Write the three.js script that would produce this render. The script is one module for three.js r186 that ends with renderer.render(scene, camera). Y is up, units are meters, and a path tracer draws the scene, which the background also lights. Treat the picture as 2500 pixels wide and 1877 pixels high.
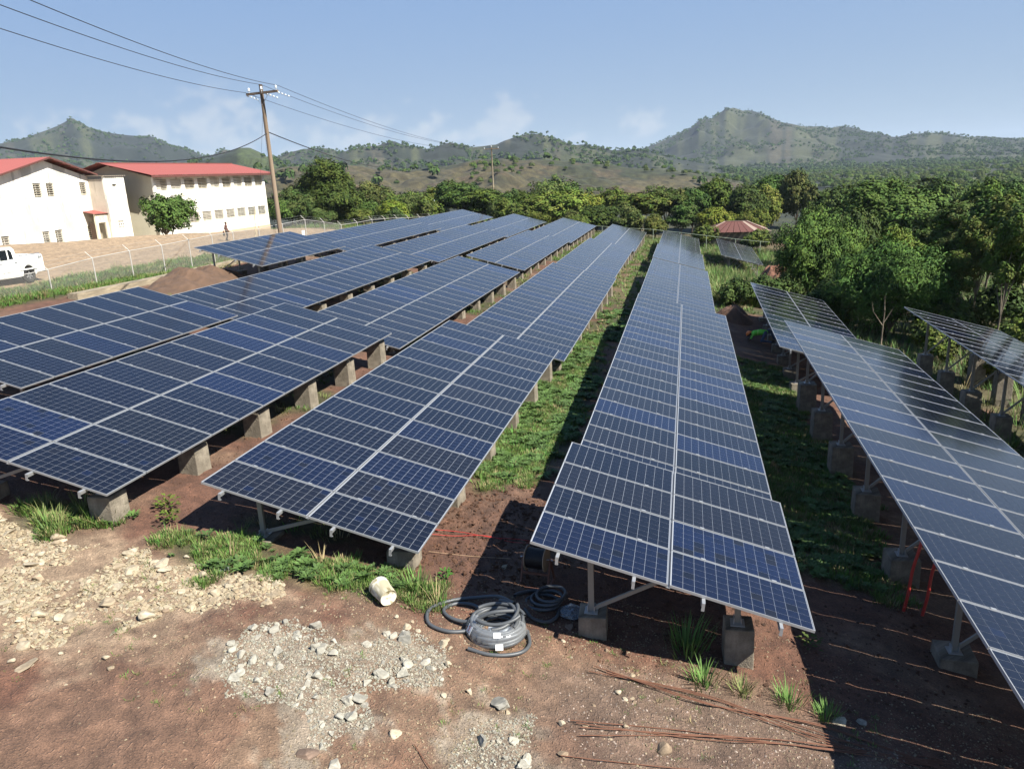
import * as THREE from 'three';
import { mergeGeometries, toCreasedNormals } from 'three/addons/utils/BufferGeometryUtils.js';
import { MarchingCubes } from 'three/addons/objects/MarchingCubes.js';
import { RoundedBoxGeometry } from 'three/addons/geometries/RoundedBoxGeometry.js';

// ---------------------------------------------------------------- camera, sky, sun, exposure
const scene = new THREE.Scene();
const camera = new THREE.PerspectiveCamera(54.13, 4 / 3, 0.1, 20000);
camera.position.set(0, 7, 0);
camera.up.set(-0.0172, 0.96187, -0.27294);
camera.lookAt(new THREE.Vector3(0, 7, 0).add(new THREE.Vector3(-0.22283, -0.26977, -0.93679).multiplyScalar(50)));
const renderer = new THREE.WebGLRenderer({ antialias: true });
renderer.toneMapping = THREE.LinearToneMapping;
const EXPOSURE = 2.5;
renderer.toneMappingExposure = EXPOSURE;
renderer.shadowMap.enabled = true;

// ---------------------------------------------------------------- random numbers and noise
function mulberry(a) { return () => { a |= 0; a = a + 0x6D2B79F5 | 0; let t = Math.imul(a ^ a >>> 15, 1 | a); t = t + Math.imul(t ^ t >>> 7, 61 | t) ^ t; return ((t ^ t >>> 14) >>> 0) / 4294967296; }; }
const rnd = mulberry(20240611);
const rr = (a, b, r = rnd) => a + (b - a) * r();
const clamp = (x, a, b) => x < a ? a : x > b ? b : x;
const lerp = (a, b, t) => a + (b - a) * t;
const sstep = (a, b, x) => { const t = clamp((x - a) / (b - a), 0, 1); return t * t * (3 - 2 * t); };
function hash2(ix, iy) { let h = Math.imul(ix, 374761393) + Math.imul(iy, 668265263) | 0; h = Math.imul(h ^ h >>> 13, 1274126177); return ((h ^ h >>> 16) >>> 0) / 4294967296; }
function vnoise(x, y, per = 0) {
  let ix = Math.floor(x), iy = Math.floor(y); const fx = x - ix, fy = y - iy;
  const sx = fx * fx * (3 - 2 * fx), sy = fy * fy * (3 - 2 * fy);
  const w = (i) => per ? ((i % per) + per) % per : i;
  const x0 = w(ix), x1 = w(ix + 1), y0 = w(iy), y1 = w(iy + 1);
  return lerp(lerp(hash2(x0, y0), hash2(x1, y0), sx), lerp(hash2(x0, y1), hash2(x1, y1), sx), sy);
}
function fbm(x, y, oct = 4, per = 0) { let a = 0.5, s = 0, n = 0; for (let i = 0; i < oct; i++) { s += a * vnoise(x + i * 17 * (per ? 0 : 1), y + i * 31 * (per ? 0 : 1), per); n += a; x *= 2; y *= 2; per *= 2; a *= 0.5; } return s / n; }

// ---------------------------------------------------------------- sky: air and low cumulus
{
  const Wd = 2048, Hd = 1024, data = new Float32Array(Wd * Hd * 4);
  // low cumulus banks: azimuth, elevation of the base, half width, height, strength (degrees)
  const banks = [[-32.4, 2.6, 3.9, 4.4, 1.0], [-36.5, 2.4, 4.4, 3.2, .8], [-41.0, 2.6, 4.6, 2.9, .7], [-27.3, 2.2, 3.4, 2.4, .7], [-22.8, 2.2, 2.2, 2.6, .8], [-18.4, 2.2, 1.7, 2.9, .9], [-16.0, 2.0, 1.8, 2.2, .7], [-12.6, 2.3, 1.6, 3.5, 1.15], [-14.1, 2.1, 1.4, 2.3, .9], [-3.1, 2.4, 1.7, 2.0, .75], [-8.5, 1.9, 3.0, 1.2, .5], [-48, 2.4, 4.0, 2.4, .6]];
  const r2 = mulberry(77);
  for (let a = 26; a < 308; a += rr(3, 11, r2)) banks.push([a, rr(1.2, 2.2, r2), rr(1.3, 4.5, r2), rr(1, 3.6, r2), rr(.4, .9, r2)]);
  const sunAz = Math.atan2(.92, -.36) * 180 / Math.PI;
  for (let j = 0; j < Hd; j++) for (let i = 0; i < Wd; i++) {
    const el = ((j + .5) / Hd - .5) * 180, ph = ((i + .5) / Wd - .5) * Math.PI * 2;
    const dx = Math.cos(ph), dz = Math.sin(ph);             // x = dx, z = dz
    let az = Math.atan2(dx, -dz) * 180 / Math.PI;            // 0 = along the rows, + to the right
    const e = Math.max(el, 0), t = 1 - Math.exp(-e / 9.5), t2 = sstep(8, 70, e);
    let R = lerp(lerp(.475, .20, t), .10, t2), G = lerp(lerp(.595, .37, t), .22, t2), B = lerp(lerp(.69, .715, t), .51, t2);
    // the haze is thicker toward the right of the view (toward the sun's side)
    let da = Math.abs(((az - sunAz + 540) % 360) - 180);
    const hz = Math.exp(-e / 20) * Math.pow(clamp(1 - da / 180, 0, 1), 2) * .5;
    R = lerp(R, .50, hz); G = lerp(G, .60, hz); B = lerp(B, .69, hz);
    let c = 0;
    if (el > 0 && el < 10) {
      let env = 0; for (const [ba, be, hw, hh, st] of banks) {
        const d = ((az - ba + 540) % 360) - 180; if (Math.abs(d) > hw * 1.6) continue;
        const x = d / (hw * 1.25), y = (el - be) / hh; env = Math.max(env, st * clamp(1 - x * x, 0, 1) * (y < 0 ? clamp(1 + y * .55, 0, 1) : 1 - sstep(.35, 1.15, y)));
      }
      if (env > 0) { const wx = fbm(az * .6 + 3, el * .8, 3) * 1.6, n = fbm(az * 1.05 + wx + 40, el * 1.5 + 9 + wx, 6); c = sstep(.24, .86, env * .78 + (n - .5) * 1.5) * (.55 + .45 * sstep(0, .6, env)) * sstep(0, 3.2, el); c *= .7 + .6 * (fbm(az * 2.2, el * 3.1 + 5, 4) - .3); }
    }
    c = clamp(c * .55, 0, .7);
    R = lerp(R, .78, c); G = lerp(G, .81, c); B = lerp(B, .845, c);
    if (el < 0) { const g = sstep(0, -4, el); R = lerp(R, .12, g); G = lerp(G, .11, g); B = lerp(B, .09, g); }
    const k = (j * Wd + i) * 4; data[k] = R / EXPOSURE; data[k + 1] = G / EXPOSURE; data[k + 2] = B / EXPOSURE; data[k + 3] = 1;
  }
  const sky = new THREE.DataTexture(data, Wd, Hd, THREE.RGBAFormat, THREE.FloatType);
  sky.mapping = THREE.EquirectangularReflectionMapping; sky.magFilter = THREE.LinearFilter; sky.minFilter = THREE.LinearFilter; sky.needsUpdate = true;
  scene.background = sky; scene.environment = sky;
}
const sun = new THREE.DirectionalLight(new THREE.Color().setRGB(1, .95, .86), 5);
sun.position.set(.92 * 120, 120, .36 * 120).add(new THREE.Vector3(-8, 0, -45)); sun.target.position.set(-8, 0, -45);
sun.castShadow = true; sun.shadow.mapSize.set(4096, 4096); sun.shadow.radius = 1;
Object.assign(sun.shadow.camera, { left: -90, right: 90, top: 90, bottom: -90, near: 10, far: 400 });
scene.add(sun, sun.target);
scene.fog = new THREE.FogExp2(new THREE.Color().setRGB(.52, .63, .78), .000075);

// ---------------------------------------------------------------- object helpers
const taken = {};
function numbered(n) { const k = taken[n] = (taken[n] ?? -1) + 1; return k ? n + '_' + String(k).padStart(3, '0') : n; }
function tag(o, label, category, group, kind) { o.userData.label = label; if (category) o.userData.category = category; if (group) o.userData.group = group; if (kind) o.userData.kind = kind; return o; }
function mesh(name, geo, m, parent) { const o = new THREE.Mesh(geo, m); o.castShadow = o.receiveShadow = true; if (parent) { o.name = name; parent.add(o); } else { o.name = numbered(name); scene.add(o); } return o; }
function thing(name, label, category, pos = [0, 0, 0], turn = 0, group) { const o = new THREE.Group(); o.name = numbered(name); o.position.set(...pos); o.rotation.y = turn; scene.add(o); return tag(o, label, category, group); }
function struct(name, geo, m) { const o = mesh(name, geo, m); o.userData.kind = 'structure'; return o; }
const V3 = (x, y, z) => new THREE.Vector3(x, y, z);
function box(w, h, d, x = 0, y = 0, z = 0, rx = 0, ry = 0, rz = 0) { const g = new THREE.BoxGeometry(w, h, d); if (rx || ry || rz) g.applyMatrix4(new THREE.Matrix4().makeRotationFromEuler(new THREE.Euler(rx, ry, rz))); g.translate(x, y, z); return g; }
function rbox(w, h, d, r, x = 0, y = 0, z = 0) { return new RoundedBoxGeometry(w, h, d, 2, r).translate(x, y, z); }
function beam(a, b, w, h, up = V3(0, 1, 0)) { // a bar with a rectangular section between two points
  const d = b.clone().sub(a), L = d.length(); d.normalize(); const x = new THREE.Vector3().crossVectors(up, d); if (x.lengthSq() < 1e-6) x.set(1, 0, 0); x.normalize(); const y = new THREE.Vector3().crossVectors(d, x);
  return new THREE.BoxGeometry(w, h, L).applyMatrix4(new THREE.Matrix4().makeBasis(x, y, d).setPosition(a.clone().add(b).multiplyScalar(.5)));
}
function cone(a, b, r0, r1, seg = 8) { const d = b.clone().sub(a), L = d.length(); const g = new THREE.CylinderGeometry(r1, r0, L, seg, 1); g.applyQuaternion(new THREE.Quaternion().setFromUnitVectors(V3(0, 1, 0), d.normalize())); const m = a.clone().add(b).multiplyScalar(.5); return g.translate(m.x, m.y, m.z); }
function tube(pts, r, seg, rad = 7, closed = false) { return new THREE.TubeGeometry(new THREE.CatmullRomCurve3(pts, closed), seg || pts.length * 4, r, rad, closed); }
function merge(list) { const any = list.some(g => !g.index); return mergeGeometries(any ? list.map(g => g.index ? g.toNonIndexed() : g) : list); }
function std(rgb, roughness = .8, o = {}) { const m = new THREE.MeshStandardMaterial({ roughness, ...o }); m.color.setRGB(...rgb); return m; }
function phys(rgb, roughness = .8, o = {}) { const m = new THREE.MeshPhysicalMaterial({ roughness, ...o }); m.color.setRGB(...rgb); return m; }
// texture computed per texel: fn(u, v, px, py) -> [r, g, b] in 0..1 (sRGB values for colour maps)
function tex(n, fn, color = true, rep = [1, 1]) {
  const d = new Uint8Array(n * n * 4);
  for (let j = 0; j < n; j++) for (let i = 0; i < n; i++) { const c = fn(i / n, j / n, i, j), k = (j * n + i) * 4; d[k] = clamp(c[0], 0, 1) * 255; d[k + 1] = clamp(c[1], 0, 1) * 255; d[k + 2] = clamp(c[2], 0, 1) * 255; d[k + 3] = 255; }
  const t = new THREE.DataTexture(d, n, n, THREE.RGBAFormat); t.wrapS = t.wrapT = THREE.RepeatWrapping; t.magFilter = THREE.LinearFilter; t.minFilter = THREE.LinearMipmapLinearFilter; t.generateMipmaps = true;
  if (color) t.colorSpace = THREE.SRGBColorSpace; t.repeat.set(...rep); t.needsUpdate = true; return t;
}
const grey = (v) => [v, v, v];
// ---------------------------------------------------------------- the lie of the land (heights relative to the camera's level, u along the rows, v to the right)
const CP = [
  [4,-8.5,-5.9],[6.5,-8.5,-5.9],[6.5,-2,-6.6],[4,-2,-6.6],[7,3,-7.15],[9,2,-7.0],[9.8,-1.25,-6.82],[9.8,0.97,-7.08],[10.7,-9.55,-5.64],
  [12.5,-9.55,-5.73],[15,-9.55,-5.83],[20.3,-9.55,-5.94],[10.3,-4.25,-6.15],[12.25,-4.25,-6.25],[14.8,-4.25,-6.45],[17.2,-4.25,-6.55],[19.8,-4.25,-6.75],
  [22.2,-4.25,-6.8],[10.4,4.3,-7.8],[13.3,4.3,-7.93],[16.3,4.3,-8.05],[19,4.3,-8.3],[21.8,4.3,-8.34],[27.5,4.3,-8.52],[35,10.1,-9.5],
  [26,10.1,-9.3],[15,-2.4,-6.75],[20,-2.4,-6.9],[25,-2.4,-7],[33,-2.4,-7.15],[13,-15.3,-5.05],[20,-15.3,-5.15],[35,-15.6,-5.7],
  [50,-15.9,-6.1],[66,-15.9,-6.1],[80,-16,-6.4],[20,-21,-4.7],[35,-21.4,-4.9],[45,-21.4,-5],[36,-26,-4.55],[43,-26,-4.6],
  [60,-22,-5.4],[85,-22.4,-5.8],[35,-9.8,-6.5],[60,-10,-6.8],[85,-10,-7.1],[35,-4.1,-7.1],[55,-4.5,-7.55],[80,-4.4,-7.9],
  [45,1.5,-8],[62,1.4,-8.3],[80,0.6,-8.9],[36,7,-8.9],[76,4.1,-10.6],[80,7.5,-11],[60,7,-9.8],[20,-27.8,-4.2],
  [28,-27.8,-4.4],[35,-27.8,-4.6],[42,-27.8,-4.65],[50,-27.8,-4.7],[57,-27.8,-5.1],[64,-27.8,-5.5],[76,-27.8,-5.8],[28,-31,-3.78],[29.5,-30,-3.76],[31,-30.5,-3.85],
  [30,-38,-3.9],[45,-33,-4.3],[60,-40,-4.7],[68,-60,-4.85],[95,-56,-5.5],[50,-60,-4.6],[85,-45,-5.4],[95,-4,-9.2],
  [95,6,-10.6],[95,-12,-8.4],[105,6,-11]
];
const TR = [-6.52542,-0.03035,-0.09642];
for (const c of CP) c[3] = c[2] - (TR[0] + TR[1] * c[0] + TR[2] * c[1]);
function siteY(u, v) {
  const su = 2.2 + .06 * Math.max(u, 0), sv = 1.6 + .03 * Math.max(u, 0); let s = 0, n = .02; const a = 1 / (2 * su * su), b = 1 / (2 * sv * sv);
  for (const c of CP) { const du = u - c[0], dv = v - c[1]; const q = du * du * a + dv * dv * b; if (q < 14) { const w = Math.exp(-q); s += w * c[3]; n += w; } }
  return TR[0] + TR[1] * clamp(u, -40, 120) + TR[2] * clamp(v, -48, 34) + s / n;
}
// ridges seen across the valley: distance, fall-off toward and away from the viewer, crest line as [azimuth, elevation]
const RIDGES = [
  { r: 2500, wf: 1150, wb: 700, c: [[-45.52,3.20],[-44.52,3.40],[-43.47,3.79],[-42.41,4.14],[-41.85,4.38],[-41.52,4.68],[-41.09,4.36],[-40.39,3.95],[-39.36,3.73],[-38.04,3.57],[-37.21,3.55],[-36.18,3.00],[-35.08,2.68],[-34.00,2.13],[-32.88,1.64]] },
  { r: 1900, wf: 700, wb: 500, c: [[-34.51,1.72],[-33.61,2.14],[-32.63,2.56],[-32.32,2.36],[-31.30,2.00],[-30.24,1.83],[-29.13,1.92],[-28.46,2.17],[-27.41,2.38],[-26.29,2.37],[-25.51,2.26],[-24.88,2.04],[-23.81,1.58]] },
  { r: 1000, wf: 330, wb: 240, c: [[-35.86,1.24],[-34.91,1.62],[-33.02,2.06],[-31.79,2.53],[-31.01,2.53],[-30.38,2.21],[-29.91,1.87],[-28.92,1.37],[-28.13,1.06]] },
  { r: 1500, wf: 520, wb: 400, c: [[-25.80,1.66],[-24.88,1.99],[-24.16,2.29],[-23.18,2.37],[-22.39,2.42],[-21.76,2.65],[-21.02,2.81],[-20.49,2.54],[-19.84,2.32],[-19.06,2.09],[-18.44,2.12],[-17.63,2.31],[-16.91,2.42],[-16.24,2.23],[-15.75,2.01],[-14.95,2.06],[-13.72,2.15],[-13.08,2.43],[-12.15,2.64],[-11.20,2.74],[-10.08,2.71],[-9.34,2.48],[-8.79,2.17],[-8.03,1.88],[-7.29,1.88],[-6.56,1.73],[-6.00,1.56],[-5.27,1.36],[-4.34,1.42],[-3.32,1.34],[-2.28,0.98],[-0.84,0.55]] },
  { r: 2700, wf: 1000, wb: 800, c: [[-5.48,1.05],[-4.02,1.24],[-3.32,1.34],[-2.40,1.61],[-1.51,1.89],[-0.36,2.33],[0.37,2.67],[0.70,3.03],[1.14,3.22],[1.50,3.12],[2.01,3.44],[2.44,3.70],[3.04,3.77],[3.64,3.57],[4.07,3.62],[4.67,3.37],[5.27,3.10],[5.97,2.71],[6.69,2.51],[7.69,2.29],[8.64,2.25],[9.32,2.08],[9.94,2.17],[10.75,2.01],[11.53,1.71],[12.32,1.53],[13.12,1.23],[13.57,1.23],[14.21,1.41],[14.96,1.39],[15.90,1.33],[16.78,1.15],[17.50,0.98],[18.54,0.80],[19.43,0.67],[20.32,0.62],[22.37,0.35]] },
  { r: 560, wf: 260, wb: 200, c: [[-32.53,0.83],[-29.73,1.10],[-28.88,1.25],[-27.17,1.30],[-25.42,1.50],[-24.47,1.27],[-23.31,1.02],[-22.34,0.78],[-20.86,0.63],[-19.35,0.71],[-17.31,0.88],[-15.30,1.10],[-13.47,1.14],[-12.25,0.97],[-11.27,0.95],[-9.87,0.89],[-8.44,0.77],[-7.52,0.58],[-5.63,0.41],[-4.72,0.25],[-3.79,0.07],[-2.42,-0.11],[0.03,-0.42]] },
  { r: 5600, wf: 900, wb: 600, c: [[17.29,0.92],[17.94,1.01],[18.81,0.88],[20.32,0.64],[22.34,0.59]] },
];
function crest(R, az) {
  const c = R.c, n = c.length;
  if (az <= c[0][0]) return c[0][1] - (c[0][0] - az) * .22; if (az >= c[n - 1][0]) return c[n - 1][1] - (az - c[n - 1][0]) * .22;
  let i = 1; while (c[i][0] < az) i++; const t = (az - c[i - 1][0]) / (c[i][0] - c[i - 1][0]); return lerp(c[i - 1][1], c[i][1], t);
}
function valleyY(u, v, r) { const w = sstep(115, 460, r); return lerp(-9.6 - .06 * clamp(v, -50, 50), -21, w) + (fbm(u * .011 + 5, v * .011 + 9, 3) - .5) * 7 * sstep(120, 300, r); }
function landY(x, z) { // world height of the ground at x, z; also tells how hilly the spot is
  const u = -z, v = x, r = Math.hypot(u, v); let y; landY.hill = 0; landY.ridge = -1;
  if (r < 150) { const n = siteY(u, v) + (fbm(u * .35, v * .35, 3) - .5) * .16; y = r < 95 ? n : lerp(n, valleyY(u, v, r), sstep(95, 150, r)); }
  else {
    const base = valleyY(u, v, r); y = base;
    if (r > 240) {
      const az = Math.atan2(v, u) * 180 / Math.PI; let best = 0;
      for (let i = 0; i < RIDGES.length; i++) {
        const R = RIDGES[i], d = r - R.r; if (d < -R.wf * 1.25 || d > R.wb * 1.5) continue;
        const H = R.r * Math.tan(crest(R, az) * Math.PI / 180) - base; if (H <= 0) continue;
        const t = d < 0 ? -d / R.wf : d / R.wb; let p = Math.exp(-t * t * 3.2); p = lerp(p, Math.max(0, 1 - t), .55);
        const k = R.r / 9; const n1 = 1 - Math.min(1, Math.abs(2 * fbm(u / k + i * 7, v / k + 3, 4) - 1) * 2.6); const n2 = fbm(u / k * 3 + 4, v / k * 3, 3);
        const n4 = 1 - Math.min(1, Math.abs(2 * fbm(u / k * 2.3 + 1, v / k * 2.3 + i, 4) - 1) * 2.6); const n5 = fbm(u / k * 8, v / k * 8 + 2, 3); let h = H * p * Math.max(.05, 1 - Math.sqrt(1 - p) * (.5 * n1 + .38 * n4)); h += H * (.16 * (n2 - .5) + .09 * (n5 - .5)) * Math.min(1, t * 5) * p;
        if (h > best) { best = h; landY.ridge = i; landY.hill = h / H; landY.spur = n1; }
      }
      y += best * sstep(240, 330, r);
    }
  }
  return y + 7;
}
const gy = (x, z) => landY(x, z);

// zones on the ground (outlines in metres, [x, z])
const ZONES = {
  limestone: [[-12.6, -10.1], [-10.45, -9.76], [-8.68, -9.79], [-7.03, -9.5], [-5.85, -9.4], [-6.06, -8.68], [-6.85, -8.26], [-7.33, -7.7], [-7.79, -6.96], [-8.78, -6.87], [-12, -7.4]],
  crushed: [[-6.19, -7.01], [-6.33, -7.93], [-5.43, -8.62], [-4.65, -8.78], [-3.52, -8.77], [-3.02, -8.03], [-3.92, -7.72], [-3.47, -7.2], [-3.85, -6.47], [-4.44, -6.1], [-4.59, -6.79], [-5.58, -6.98]],
  crushed2: [[-2.85, -6.4], [-2.77, -7.42], [-2.36, -7.9], [-1.73, -7.78], [-1.3, -7.0], [-1.4, -6]],
  darkgravel: [[-1.39, -6.5], [-1.39, -8.6], [-.88, -9.2], [1.41, -8.96], [2.6, -8.4], [2.6, -6]],
  grassA: [[-11.73, -10.01], [-11.66, -10.54], [-10.6, -10.46], [-9.58, -10.62], [-9.55, -10.11], [-10.36, -9.55], [-11.28, -9.64]],
  grassC: [[-9.17, -9.97], [-8.52, -10.44], [-7.04, -10.35], [-5.55, -10.18], [-4.59, -10.27], [-3.73, -10.28], [-3.68, -9.88], [-4.68, -9.54], [-5.97, -9.63], [-7.24, -9.57], [-8.46, -9.62]],
  grassCE: [[-4.8, -25.56], [-4.6, -31], [-3.83, -33.04], [-3.0, -26.19], [-2.8, -20.34], [-3.1, -15.6], [-4.2, -14.1], [-4.77, -16.08], [-4.9, -20]],
  clods: [[-4.6, -10.7], [-4.6, -13.9], [-3.4, -14.9], [-2.4, -13.4], [-2.4, -11.2], [-3.2, -10.4]],
  grassEF: [[2.2, -13.6], [1.9, -20], [1.8, -28], [2.3, -33], [4.0, -33], [4.2, -24], [4.2, -17], [4.0, -13.2]],
  road: [[-31, -20], [-29.6, -31], [-31.5, -40], [-31.5, -50], [-33, -58], [-34, -80], [-40, -96], [-57, -98], [-58, -60], [-56, -30], [-46, -16]],
  fencegrass: [[-27, -16], [-26.8, -33], [-27.2, -45], [-28, -52], [-30.5, -52], [-30.7, -40], [-29.8, -33], [-29, -24]],
  tallR: [[1.9, -47], [2.1, -66], [5.8, -66], [4.6, -52], [4.4, -47]],
};
const zoneBox = {}; for (const k in ZONES) { const xs = ZONES[k].map(p => p[0]), zs = ZONES[k].map(p => p[1]); zoneBox[k] = [Math.min(...xs) - 1.2, Math.max(...xs) + 1.2, Math.min(...zs) - 1.2, Math.max(...zs) + 1.2]; }
function zone(k, x, z) { // signed distance, positive inside
  const b = zoneBox[k]; if (x < b[0] || x > b[1] || z < b[2] || z > b[3]) return -9; const P = ZONES[k]; let ins = false, d = 1e9;
  for (let i = 0, j = P.length - 1; i < P.length; j = i++) { const [xi, zi] = P[i], [xj, zj] = P[j]; if ((zi > z) !== (zj > z) && x < (xj - xi) * (z - zi) / (zj - zi) + xi) ins = !ins; const ex = xj - xi, ez = zj - zi, t = clamp(((x - xi) * ex + (z - zi) * ez) / (ex * ex + ez * ez), 0, 1); d = Math.min(d, Math.hypot(x - xi - t * ex, z - zi - t * ez)); }
  return ins ? d : -d;
}
const mixc = (a, b, t) => [lerp(a[0], b[0], t), lerp(a[1], b[1], t), lerp(a[2], b[2], t)];
const SOIL = { red: [.135, .067, .042], tan: [.205, .138, .092], lime: [.31, .24, .165], crush: [.25, .222, .175], dark: [.145, .105, .08], green: [.050, .066, .020], road: [.40, .305, .195], dry: [.19, .150, .070], mud: [.098, .050, .031] };
// how grassy a spot of the site is, 0..1
function grassy(x, z) {
  const u = -z, v = x; let g = 0; const n = fbm(x * .45 + 31, z * .45 + 12, 4);
  for (const k of ['grassA', 'grassC', 'grassCE', 'grassEF', 'fencegrass', 'tallR']) { const d = zone(k, x, z); if (d > -1) g = Math.max(g, sstep(-.35, .3, d + (n - .5) * 1.1)); }
  if (v > 8 || (v > 1.8 && u > 44) ) g = Math.max(g, sstep(.3, .5, n + .15));
  if (u > 30 && v > -6 && v < 2) g = Math.max(g, sstep(.42, .6, n + .05 + (u - 30) * .004));
  if (u > 24 && v <= -6 && v > -24) g = Math.max(g, sstep(.46, .62, n));
  if (u > 88) g = Math.max(g, sstep(.25, .45, n + .1));
  if (u > 11 && v > -14.5 && v < -5.2 && u < 30) g = Math.max(g, sstep(.52, .66, n) * .9);
  if (u > 12 && v > -24 && v < -14.5 && u < 30) g = Math.max(g, sstep(.45, .6, n));
  if (v < -58 || (v < -32 && u > 97)) g = Math.max(g, sstep(.35, .5, n));
  return clamp(g, 0, 1);
}
function soilColor(x, z) {
  const n = fbm(x * .8 + 3, z * .8 + 8, 4), n2 = fbm(x * .17 + 9, z * .17 + 2, 3), n3 = clamp(.5 + (fbm(x * 5.1, z * 5.1 + 5, 3) - .5) * 1.7, 0, 1), jit = (n - .5) * .9 + (n3 - .5) * .5;
  let c = mixc(SOIL.red, SOIL.tan, sstep(.42, .72, n * .6 + n2 * .4));
  const u = -z; if (u < 9.6 && x < 2) c = mixc(c, SOIL.tan, .55 * sstep(.3, .6, n));
  if (u < 7.2 && x < -5) c = mixc(c, SOIL.red, .5);
  const put = (k, col, w = .35, amt = 1, off = 0) => { const d = zone(k, x, z) - off; if (d > -1.1) c = mixc(c, col, amt * sstep(-w, w, d + jit * 1.25)); };
  put('limestone', SOIL.lime, .5, .55 + .3 * n3); put('crushed', SOIL.crush, .14, .25 + .75 * n3, .28); put('crushed2', SOIL.crush, .14, .25 + .7 * n3, .25); put('darkgravel', SOIL.dark, .5, .7); put('clods', SOIL.mud, .4, .6); put('road', SOIL.road, .5, .95);
  const g = grassy(x, z); if (g > 0) c = mixc(c, mixc(SOIL.green, SOIL.dry, sstep(.4, .7, n2) * .5), g * .85);
  const k = .86 + .28 * n3; return [c[0] * k, c[1] * k, c[2] * k];
}
function hillColor(x, z, r) {
  const k = landY.ridge, s = Math.max(60, r / 14), n = fbm(x / s + 2, z / s + 7, 5), n2 = fbm(x / s * 3.3 + 6, z / s * 3.3, 4), n3 = fbm(x / s * 9, z / s * 9 + 4, 2);
  const wood = [.013, .022, .011], grass = [.074, .084, .032], bare = [.115, .092, .058], olive = [.044, .054, .022], brown = [.092, .078, .034];
  let c;
  if (k === 5) { c = mixc(brown, olive, sstep(.45, .7, n)); c = mixc(c, [.125, .085, .046], sstep(.58, .68, n2) * .6); c = mixc(c, wood, sstep(.6, .7, n3) * .5); }
  else if (k === 2) { c = mixc(grass, [.062, .098, .026], n); c = mixc(c, wood, sstep(.52, .68, n2) * .8); }
  else if (k >= 0) { c = mixc(grass, olive, sstep(.44, .56, n2)); c = mixc(c, bare, sstep(.56, .64, n2) * .5); c = mixc(c, wood, .92 * sstep(.45, .53, n * .45 + n3 * .4 + n2 * .15 + ((landY.spur ?? .5) - .5) * .12 + .012)); }
  else { c = mixc(olive, wood, sstep(.35, .6, n2)); c = mixc(c, [.115, .125, .044], sstep(.53, .6, n)); }
  return c;
}
const groundTex = tex(1024, (a, b) => { const f = fbm(a * 16, b * 16, 5, 16), s = vnoise(a * 200, b * 200, 200), p = vnoise(a * 90 + .3, b * 90, 90); let v = .70 + .34 * (f - .5) + .18 * (s - .5); if (p > .8) v += .22 * (p - .8) / .2; if (p < .1) v -= .12; return [v + .02, v, v - .015]; }, true);
const groundBump = tex(1024, (a, b) => { const f = fbm(a * 16, b * 16, 5, 16), s = vnoise(a * 200, b * 200, 200), p = vnoise(a * 90 + .3, b * 90, 90), q = vnoise(a * 44, b * 44, 44); return grey(.35 * f + .2 * s + (p > .7 ? (p - .7) * 1.2 : 0) + (q > .72 ? (q - .72) * .9 : 0)); }, false);
const groundMat = std([1.36, 1.36, 1.36], .95, { vertexColors: true, map: groundTex, bumpMap: groundBump, bumpScale: .035 });
const hillTex = tex(512, (a, b) => { const f = fbm(a * 24, b * 24, 5, 24), s = vnoise(a * 120, b * 120, 120); const v = .72 + .5 * (f - .5) + .25 * (s - .5); return [v, v, v]; }, true);
const hillMat = std([1.05, 1.05, 1.05], 1, { vertexColors: true, map: hillTex });
function polarSheet(r0, r1, k, uvs, colorAt, rough) {
  const az = []; const fw = -13.38; for (let a = -49; a <= 49; a += .2) az.push(fw + a); for (let a = 54; a < 308; a += 6) az.push(fw + a);
  const rs = []; for (let r = r0; r < r1; r *= 1 + k) rs.push(r); rs.push(r1);
  const nA = az.length, nR = rs.length, P = new Float32Array(nA * nR * 3), C = new Float32Array(nA * nR * 3), U = new Float32Array(nA * nR * 2), I = [];
  let q = 0; for (let j = 0; j < nR; j++) for (let i = 0; i < nA; i++, q++) {
    const a = az[i] * Math.PI / 180, x = Math.sin(a) * rs[j], z = -Math.cos(a) * rs[j]; let y = landY(x, z); if (rough) y += rough(x, z, rs[j]);
    P[q * 3] = x; P[q * 3 + 1] = y; P[q * 3 + 2] = z; const c = colorAt(x, z, rs[j]); C[q * 3] = c[0]; C[q * 3 + 1] = c[1]; C[q * 3 + 2] = c[2]; U[q * 2] = x / uvs; U[q * 2 + 1] = z / uvs;
  }
  for (let j = 0; j < nR - 1; j++) for (let i = 0; i < nA; i++) { const i2 = (i + 1) % nA, a = j * nA + i, b = j * nA + i2, c = a + nA, d = b + nA; I.push(a, b, c, b, d, c); }
  const g = new THREE.BufferGeometry(); g.setAttribute('position', new THREE.BufferAttribute(P, 3)); g.setAttribute('color', new THREE.BufferAttribute(C, 3)); g.setAttribute('uv', new THREE.BufferAttribute(U, 2)); g.setIndex(I); g.computeVertexNormals(); return g;
}
// clods, wheel ruts and small unevenness of the near soil
function roughness(x, z, r) { if (r > 70) return 0; let h = (fbm(x * 1.7, z * 1.7, 3) - .5) * .09 + (fbm(x * 6, z * 6, 2) - .5) * .035; const d = zone('clods', x, z); if (d > -.4) h += sstep(-.4, .2, d) * (fbm(x * 8 + 3, z * 8, 2) - .45) * .12; if (x < -29) h *= .35; return h * sstep(70, 45, r); }
struct('ground', polarSheet(2.2, 300, .0135, 2.6, (x, z, r) => r < 110 ? soilColor(x, z) : mixc(soilColor(x, z), hillColor(x, z, r), sstep(110, 150, r)), roughness), groundMat);
struct('hills', polarSheet(300, 9000, .010, 60, hillColor), hillMat);
const onGround = (x, z) => landY(x, z) + roughness(x, z, Math.hypot(x, z));
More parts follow.
